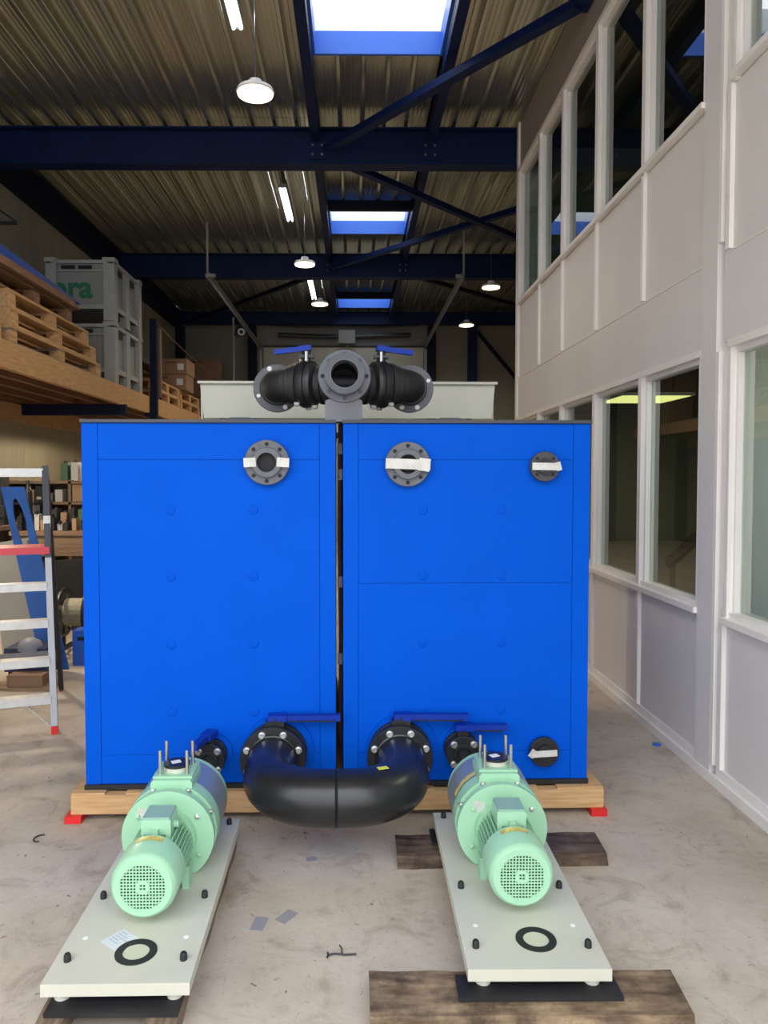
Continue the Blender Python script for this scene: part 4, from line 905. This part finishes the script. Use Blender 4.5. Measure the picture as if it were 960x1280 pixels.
plank('dark plank under the rear of the right pump', (0.165, 2.83, 0), (0.975, 3.00, 0.052), M_OLD, 1.5, 2)
plank('left weathered runner under the left pump base', (-0.855, 1.75, 0), (-0.785, 3.0, 0.050), M_OLDY, 1, 3, 1)
plank('right weathered runner under the left pump base', (-0.56, 1.75, 0), (-0.475, 3.0, 0.050), M_OLDY, 0, 4, 1)
for lab, a, b_ in (('black steel plate between the front plank and the right pump', (0.29, 2.022, 0.0502), (0.745, 2.12, 0.0628)),
                   ('black steel plate across the runners under the left pump front', (-0.835, 1.97, 0.0502), (-0.475, 2.06, 0.0628)),
                   ('black pad on the rear plank at the corner of the right pump', (0.305, 2.90, 0.0525), (0.72, 3.02, 0.0628)),
                   ('black plate across the runners under the left pump rear', (-0.85, 2.88, 0.0502), (-0.47, 2.98, 0.0628))):
    t = thing('support_plate', lab, 'plate', ((a[0] + b_[0]) / 2, (a[1] + b_[1]) / 2, a[2])); MB().box(a, b_).build('plate', M_RUB, t, 0.002, world=True)

# ================================================================== LADDER
t = thing('step_ladder', 'folding aluminium step ladder with red top tread and red feet', 'ladder', (-1.98, 4.30, 0), R(19))
def st_at(z, s, back=False):
    f = z / 1.55; w_ = 0.235 - 0.055 * f
    return (s * w_, (0.93 - 0.44 * f) if back else (0.42 * f), z)
for s in (-1, 1):
    MB().bar(st_at(0.03, s), st_at(1.02, s), 0.036, 0.060, up=(0, 1, 0)).build('front_stile', M_ALUD, t)
    MB().bar(st_at(1.0, s), st_at(1.56, s), 0.036, 0.064, up=(0, 1, 0)).build('guard_rail', M_DGREY, t)
    MB().bar(st_at(0.02, s, True), st_at(1.50, s, True), 0.032, 0.05, up=(0, 1, 0)).build('rear_leg', M_DK, t)
    MB().box((s * 0.235 - 0.018, -0.035, 0.0), (s * 0.235 + 0.018, 0.04, 0.045)).build('foot', M_RED, t, 0.004)
    MB().box((s * 0.235 - 0.014, 0.90, 0.0), (s * 0.235 + 0.014, 0.955, 0.03)).build('foot', mat('dark_red', (0.2, 0.03, 0.04), 0.5), t, 0.003)
    p_ = st_at(1.22, s); MB().box((p_[0] - 0.02, p_[1] - 0.035, 1.18), (p_[0] + 0.02, p_[1] + 0.035, 1.26)).build('hinge', M_ALU, t, 0.004)
for z in (0.20, 0.41, 0.63, 0.845):
    a, b_ = st_at(z, -1), st_at(z, 1)
    MB().box((a[0] + 0.012, a[1] - 0.045, z - 0.032), (b_[0] - 0.012, a[1] + 0.04, z + 0.014)).build('tread', M_ALU, t, 0.003)
a = st_at(1.05, 1); MB().box((-a[0] - 0.01, a[1] - 0.05, 1.03), (a[0] + 0.01, a[1] + 0.20, 1.072)).build('platform', M_REDS, t, 0.006)
a = st_at(1.53, 1); MB().box((-a[0] + 0.012, a[1] - 0.03, 1.50), (a[0] - 0.012, a[1] + 0.03, 1.552)).build('top_rail', M_ALU, t, 0.004)
MB().bar(st_at(1.02, -1, True), st_at(1.02, 1, True), 0.03, 0.03).build('cross_bar', M_ALUD, t); MB().bar(st_at(0.27, -1, True), st_at(0.27, 1, True), 0.02, 0.06).build('cross_bar', M_ALUD, t)
MB().bar(st_at(0.02, 1), (0.06, 0.05, 0.18), 0.012, 0.004).build('corner_stay', M_ALU, t); MB().bar((-0.235, 0, 0.04), (-0.06, 0.05, 0.18), 0.012, 0.004).build('corner_stay', M_ALU, t)
for s in (-1, 1):
    MB().bar((s * 0.22, 0.89, 0.27), (s * 0.10, 0.89, 0.27), 0.01, 0.05).build('rear_stay', M_ALUD, t)

# ================================================================== WORKSHOP CORNER
def bench(x0, x1, y0, y1, h, label, m=M_BENCH, low=True):
    t = thing('workbench', label, 'workbench', ((x0 + x1) / 2, (y0 + y1) / 2, 0), 0, 'workbenches along the left wall')
    MB().box((x0, y0, h - 0.04), (x1, y1, h)).build('bench_top', m, t, 0.003, world=True)
    MB().box((x0 + 0.02, y0 + 0.02, h - 0.24), (x1 - 0.02, y0 + 0.05, h - 0.04)).build('apron', M_BENCH, t, world=True)
    if low: MB().box((x0 + 0.04, y0 + 0.04, 0.25), (x1 - 0.04, y1 - 0.04, 0.28)).build('lower_shelf', M_BENCH, t, world=True)
    for x in (x0 + 0.03, x1 - 0.10):
        for yy in (y0 + 0.03, y1 - 0.10): MB().box((x, yy, 0), (x + 0.07, yy + 0.07, h - 0.04)).build('leg', M_BENCH, t, world=True)
    return t
bench(-3.35, -2.20, 7.3, 8.0, 0.97, 'brown workbench beside the left edge of the blue cabinet, crowded with tools')
bench(-4.05, -3.40, 5.6, 8.6, 1.02, 'long workbench against the left wall seen through the ladder')
t = thing('wall_shelf', 'long wooden shelf unit above the workbenches', 'shelf', (-3.6, 9.2, 0))
for z in (1.18, 1.42): MB().box((-4.05, 8.7, z), (-2.35, 9.05, z + 0.03)).build('shelf_board', M_BENCH, t, world=True)
for x in (-4.05, -3.3, -2.38): MB().box((x, 8.7, 0), (x + 0.03, 9.05, 1.46)).build('upright', M_BENCH, t, world=True)
MB().box((-4.02, 9.05, 0.3), (-2.38, 9.07, 1.42)).build('back_panel', mat('brown_board', (0.13, 0.085, 0.05), 0.7, var=0.1), t, world=True)
def item(name, label, cat, parts, group='tools and cartons on the workbenches'):
    c = parts[0][1]; t = thing(name, label, cat, ((c[0] + parts[0][2][0]) / 2, (c[1] + parts[0][2][1]) / 2, c[2]), 0, group)
    for nm, a, b_, m in parts: MB().box(a, b_).build(nm, m, t, 0.004, world=True)
M_SCREEN = mat('screen_black', (0.01, 0.01, 0.01), 0.2); M_OR = emit('orange_picture', (0.9, 0.25, 0.05), 0.35)
M_BINR = mat('red_bin', (0.40, 0.02, 0.03), 0.5); M_BINB = mat('navy_bin', (0.02, 0.03, 0.09), 0.5); M_GRB = mat('green_bin', (0.04, 0.10, 0.05), 0.5)
M_KHAKI = mat('khaki_carton', (0.30, 0.20, 0.11), 0.8); M_WH2 = mat('dull_white', (0.42, 0.41, 0.38), 0.6)
item('computer_monitor', 'dark monitor with an orange picture beside the cabinet edge', 'monitor', (('screen_housing', (-2.62, 7.55, 1.03), (-2.26, 7.60, 1.33), M_SCREEN), ('picture', (-2.56, 7.548, 1.17), (-2.42, 7.55, 1.31), M_OR), ('bezel', (-2.635, 7.545, 1.03), (-2.615, 7.60, 1.33), M_WH2), ('stand', (-2.48, 7.57, 0.975), (-2.4, 7.62, 1.04), M_DK)))
item('red_bin', 'left red storage bin on the top shelf', 'bin', (('bin_body', (-2.86, 8.75, 1.455), (-2.75, 9.0, 1.60), M_BINR),)); item('red_bin', 'right red storage bin on the top shelf', 'bin', (('bin_body', (-2.73, 8.75, 1.455), (-2.62, 9.0, 1.60), M_BINR),))
item('navy_box', 'tall navy box on the top shelf beside the red bins', 'box', (('box_body', (-2.70, 8.8, 1.62), (-2.45, 9.0, 1.76), M_BINB), ('box_base', (-2.60, 8.8, 1.455), (-2.45, 9.0, 1.62), M_BINB)))
item('green_canister', 'dark green canister on the top shelf', 'canister', (('canister_body', (-3.42, 8.8, 1.455), (-3.34, 8.95, 1.66), M_GRB), ('cap', (-3.40, 8.84, 1.66), (-3.36, 8.9, 1.69), M_DK)))
item('white_canister', 'pale canister between dark ones on the top shelf', 'canister', (('canister_body', (-3.30, 8.8, 1.455), (-3.22, 8.95, 1.67), M_WH2), ('cap', (-3.28, 8.84, 1.67), (-3.24, 8.9, 1.70), M_DK)))
item('black_canister', 'black canister right of the pale one on the top shelf', 'canister', (('canister_body', (-3.18, 8.8, 1.455), (-3.06, 8.95, 1.68), M_DK), ('cap', (-3.14, 8.84, 1.68), (-3.10, 8.9, 1.71), M_DK)))
item('carton', 'brown carton on the middle shelf under the canisters', 'box', (('carton_body', (-3.26, 8.72, 1.215), (-2.90, 9.0, 1.41), M_KHAKI), ('flap', (-3.26, 8.715, 1.38), (-2.90, 8.72, 1.41), M_CARD)))
item('radio', 'grey radio on the long bench at the top left', 'radio', (('radio_body', (-3.98, 7.9, 1.245), (-3.70, 8.1, 1.50), M_DK), ('lid', (-3.98, 7.9, 1.50), (-3.70, 8.1, 1.55), M_LGREY), ('base', (-4.0, 7.85, 1.025), (-3.68, 8.15, 1.245), M_BINB)))
t = thing('spray_bottle', 'tall black bottle standing on the bench inside the ladder frame', 'bottle', (-3.42, 8.0, 1.02))
MB().lathe((-3.46, 8.0, 1.022), (0, 0, 1), [(0, 0), (0, 0.045), (0.32, 0.045), (0.38, 0.02), (0.44, 0.018), (0.44, 0)], 14).build('bottle_body', M_DK, t, world=True)
rnd = random.Random(5)
ORD = 'one two three four five six seven eight nine ten eleven twelve thirteen fourteen'.split()
cols = [M_DK, M_BINB, M_WH2, M_KHAKI, M_DK, M_LGREY, M_RUB, M_KHAKI, M_DK, M_ALUD]
colw = ['black', 'navy', 'pale', 'tan', 'black', 'grey', 'dull black', 'tan', 'black', 'metal']
for k in range(14):
    x = -3.30 + 0.075 * k; zz = 0.972; w_ = rnd.uniform(0.03, 0.05); h_ = rnd.uniform(0.05, 0.17); c = cols[k % 10]
    if -2.65 < x: h_ = min(h_, 0.05)
    nm = 'tool_box' if h_ > 0.1 else 'small_tool'
    item(nm, '%s %s, number %s from the left on the front workbench' % (colw[k % 10], 'box' if h_ > 0.1 else 'hand tool', ORD[k]), 'tool', (('tool_body', (x, 7.38 + 0.02 * (k % 3), zz), (x + w_, 7.5, zz + h_), c), ('handle', (x + w_ * 0.35, 7.40, zz + h_), (x + w_ * 0.65, 7.46, zz + h_ + 0.03), M_DK)), 'small tools on the front workbench')
for k in range(12):
    x = -3.28 + 0.09 * k; w_ = rnd.uniform(0.04, 0.08); h_ = rnd.uniform(0.08, 0.2) if x < -2.75 else 0.05; c = (M_DK, M_BINB, M_RUB, M_CARD, M_DK, M_GRB)[k % 6]
    item('tool_case', '%s case, number %s from the left at the back of the front workbench' % (('black', 'navy', 'dull black', 'brown', 'black', 'dark green')[k % 6], ORD[k]), 'case', (('case_body', (x, 7.72, 0.972), (x + w_, 7.85, 0.972 + h_), c), ('grip', (x + w_ * 0.3, 7.76, 0.972 + h_), (x + w_ * 0.7, 7.8, 0.99 + h_), M_RUB)), 'cases at the back of the front workbench')
for k in range(14):
    yy = 6.3 + 0.17 * k; w_ = rnd.uniform(0.05, 0.11); h_ = rnd.uniform(0.06, 0.2); c = cols[(k + 3) % 10]
    if 7.8 < yy < 8.2: continue
    item('bench_box', '%s box, number %s from the near end of the long wall bench' % (colw[(k + 3) % 10], ORD[k]), 'box', (('box_body', (-3.62, yy, 1.022), (-3.62 + w_ * 1.5, yy + 0.12, 1.022 + h_), c), ('lid', (-3.62, yy, 1.022 + h_), (-3.62 + w_ * 1.5, yy + 0.12, 1.04 + h_), M_DK)), 'boxes on the long wall bench')
for k in range(8):
    x = -3.90 + 0.11 * k
    item('storage_box', '%s storage box, number %s from the left on the middle shelf' % (colw[(k * 3) % 10], ORD[k]), 'box', (('box_body', (x, 8.72, 1.212), (x + 0.085, 8.95, 1.212 + 0.10 + 0.04 * (k % 3)), cols[(k * 3) % 10]), ('label_strip', (x + 0.01, 8.717, 1.24), (x + 0.06, 8.72, 1.27), M_WH2)), 'boxes on the middle shelf') if x < -3.42 else None
# leaning blue panel with oval opening
t = thing('blue_cutout_panel', 'blue panel with a long oval opening leaning behind the ladder', 'panel', (-2.55, 5.9, 0))
mb = MB(); N = 32
def bp(u, v): # u across, v up along panel; panel leans
    x = -2.30 - 0.42 * v; return (x + u * (0.090 + 0.012 * (1 - v)), 5.75 + 0.25 * v, 0.02 + 1.40 * v)
oc, orr = 0.78, 0.155
outer = []; inner = []
for k in range(N):
    a = 2 * PI * k / N; inner.append((0.50 * math.cos(a) * (1.0 if math.sin(a) > 0 else 0.85), oc + orr * math.sin(a)))
    c, s_ = math.cos(a), math.sin(a); mmax = max(abs(c), abs(s_)); outer.append((c / mmax, oc + (s_ / mmax) * 0.22))
for side in (0, 1):
    off = side * 0.02
    I = [mb.b.verts.new(Vector(bp(*p_)) + Vector((0, off, 0))) for p_ in inner]; O = [mb.b.verts.new(Vector(bp(*p_)) + Vector((0, off, 0))) for p_ in outer]
    for k in range(N):
        j = (k + 1) % N; mb.b.faces.new((I[k], I[j], O[j], O[k]) if side else (I[k], O[k], O[j], I[j]))
    if side: 
        for k in range(N): j = (k + 1) % N; mb.b.faces.new((I0[k], I0[j], I[j], I[k])); mb.b.faces.new((O0[k], O0[j], O[j], O[k]))
    I0, O0 = I, O
V = [mb.b.verts.new(Vector(bp(u, v)) + Vector((0, o_, 0))) for o_ in (0, 0.02) for u, v in ((-1, 0), (1, 0), (1, 0.56), (-1, 0.56))]
for f_ in ((0, 1, 2, 3), (7, 6, 5, 4), (0, 4, 5, 1), (1, 5, 6, 2), (2, 6, 7, 3), (3, 7, 4, 0)): mb.b.faces.new([V[i] for i in f_])
mb.build('panel_sheet', mat('mid_blue_plastic', (0.02, 0.13, 0.48), 0.5, var=0.1), t, world=True)
# leaning pale boards, reel, motor, cartons on floor
t = thing('leaning_board', 'wide pale board leaning behind the ladder', 'board', (-2.9, 6.2, 0)); MB().bar((-2.68, 6.1, 0.0), (-2.85, 6.3, 0.97), 0.35, 0.02, up=(0, 1, 0)).build('board_sheet', mat('pale_board', (0.36, 0.34, 0.29), 0.6), t, world=True)
t = thing('leaning_board', 'narrow dark red board leaning behind the ladder', 'board', (-2.45, 5.95, 0)); MB().bar((-2.42, 6.02, 0.0), (-2.66, 6.2, 0.98), 0.06, 0.03, up=(0, 1, 0)).build('board_sheet', M_PALLETB, t, world=True)
t = thing('leaning_rail', 'narrow pale rail leaning beside the blue panel', 'rail', (-2.4, 5.9, 0)); MB().bar((-2.33, 5.95, 0.0), (-2.60, 6.12, 0.98), 0.045, 0.03, up=(0, 1, 0)).build('rail_length', mat('pale_rail', (0.40, 0.38, 0.33), 0.5), t, world=True)
t = thing('cable_reel', 'black framed reel of pale cable on the floor beside the cabinet', 'reel', (-2.42, 6.5, 0))
for x in (-2.52, -2.30):
    MB().ring((x, 6.5, 0.33), (1, 0, 0), 0.21, 0.185, 0.02, 28).build('rim', M_DK, t, world=True)
    for a in (0, 60, 120): MB().bar((x + 0.01, 6.5 - 0.19 * math.cos(R(a)), 0.33 - 0.19 * math.sin(R(a))), (x + 0.01, 6.5 + 0.19 * math.cos(R(a)), 0.33 + 0.19 * math.sin(R(a))), 0.015, 0.015).build('spoke', M_DK, t, world=True)
    MB().bar((x, 6.3, 0.015), (x, 6.7, 0.015), 0.03, 0.03).build('stand_rail', M_DK, t, world=True)
    MB().bar((x, 6.5, 0.02), (x, 6.5, 0.35), 0.025, 0.025).build('stand_post', M_DK, t, world=True)
MB().cyl((-2.49, 6.5, 0.33), (-2.31, 6.5, 0.33), 0.12, 20).build('cable_drum', mat('pale_cable', (0.36, 0.33, 0.24), 0.7, var=0.15, scale=60), t, world=True)
t = thing('small_machine', 'dark machine with a shiny dome on the floor behind the ladder', 'machine', (-2.45, 5.55, 0))
MB().box((-2.55, 5.45, 0.08), (-2.25, 5.7, 0.25)).build('machine_body', M_BINB, t, 0.03, world=True)
MB().lathe((-2.38, 5.5, 0.25), (0.1, -0.3, 1), [(0, 0.09), (0.03, 0.08), (0.06, 0.045), (0.07, 0)], 20).build('dome', M_LGREY, t, world=True, smooth=True)
for x in (-2.52, -2.28): MB().cyl((x - 0.02, 5.55, 0.06), (x + 0.02, 5.55, 0.06), 0.06, 16).build('wheel', M_RUB, t, world=True)
MB().tube([(-2.5, 5.45, 0.2), (-2.7, 5.3, 0.16), (-2.9, 5.35, 0.05)], 0.012, 6).build('hose', M_KHAKI, t, world=True)
item('blue_crate', 'blue crate on the floor behind the ladder', 'crate', (('crate_body', (-2.24, 5.95, 0.0), (-2.10, 6.1, 0.28), M_CURBB), ('handle', (-2.2, 5.945, 0.2), (-2.14, 5.95, 0.23), M_DK)), None)
item('cardboard_sheet', 'flattened cardboard lying on the floor behind the ladder', 'cardboard', (('sheet', (-2.75, 5.24, 0.0), (-2.12, 5.42, 0.02), M_KHAKI), ('folded_flap', (-2.45, 5.27, 0.02), (-2.2, 5.40, 0.10), M_CARD)), None)
item('cardboard_sheet', 'flattened cardboard on the floor near the cable reel', 'cardboard', (('sheet', (-2.02, 6.1, 0.0), (-1.7, 6.7, 0.015), M_KHAKI), ('folded_flap', (-2.0, 6.2, 0.015), (-1.85, 6.4, 0.05), M_KHAKI)), None)
t = thing('dark_cover', 'black cover draped under the workbench beside the cabinet', 'cover', (-2.5, 7.3, 0)); MB().prism([(-3.3, 0.3), (-2.25, 0.22), (-2.23, 0.72), (-2.8, 0.70), (-3.3, 0.66)], 1, 7.22, 7.28).build('cover_sheet', M_RUB, t, 0.01, world=True)

# ================================================================== FLOOR LITTER
def scrap(name, label, cat, x, y, w_, l_, rz, m):
    t = thing(name, label, cat, (x, y, 0.0003), R(rz)); MB().box((-w_ / 2, -l_ / 2, 0), (w_ / 2, l_ / 2, 0.0008)).build('scrap', m, t)
M_SC = mat('floor_tape', (0.30, 0.29, 0.31), 0.45)
scrap('tape_scrap', 'grey tape scrap on the floor, left one of the two between the pumps', 'tape', -0.32, 2.475, 0.045, 0.075, -10, M_SC)
scrap('tape_scrap', 'grey tape scrap on the floor, right one of the two between the pumps', 'tape', -0.232, 2.515, 0.045, 0.075, -35, M_SC)
scrap('tape_scrap', 'grey tape scrap on the floor below the U bend', 'tape', -0.17, 2.90, 0.04, 0.03, 10, M_SC)
t = thing('wire_scrap', 'small black twisted wire on the floor between the pumps', 'wire', (-0.04, 2.30, 0.003))
MB().tube([(-0.045, 0.0, 0.002), (-0.02, 0.004, 0.004), (0.01, 0.0, 0.003), (0.045, 0.004, 0.002)], 0.0028, 6).build('wire', M_DK, t); MB().tube([(-0.045, 0.012, 0.002), (-0.042, 0, 0.004), (-0.045, -0.012, 0.002)], 0.003, 6).build('wire', M_DK, t); MB().tube([(0.0, 0.0, 0.003), (0.0, 0.03, 0.003), (-0.008, 0.05, 0.002)], 0.002, 6).build('wire', M_DK, t)
t = thing('wire_scrap', 'small black curled wire on the floor at the left edge', 'wire', (-1.28, 3.07, 0.003))
MB().tube([(0.025 * math.cos(a / 3.0 + 1) - 0.02, 0.03 * math.sin(a / 3.0 + 1), 0.003) for a in range(1, 13)], 0.003, 6).build('wire', M_DK, t)
t = thing('bottle_cap', 'small blue cap on the floor beside the office wall', 'cap', (1.69, 4.14, 0.0))
MB().cyl((1.69, 4.14, 0), (1.69, 4.14, 0.01), 0.022, 16).build('cap_disc', mat('cap_blue', (0.02, 0.16, 0.65), 0.4), t, world=True)
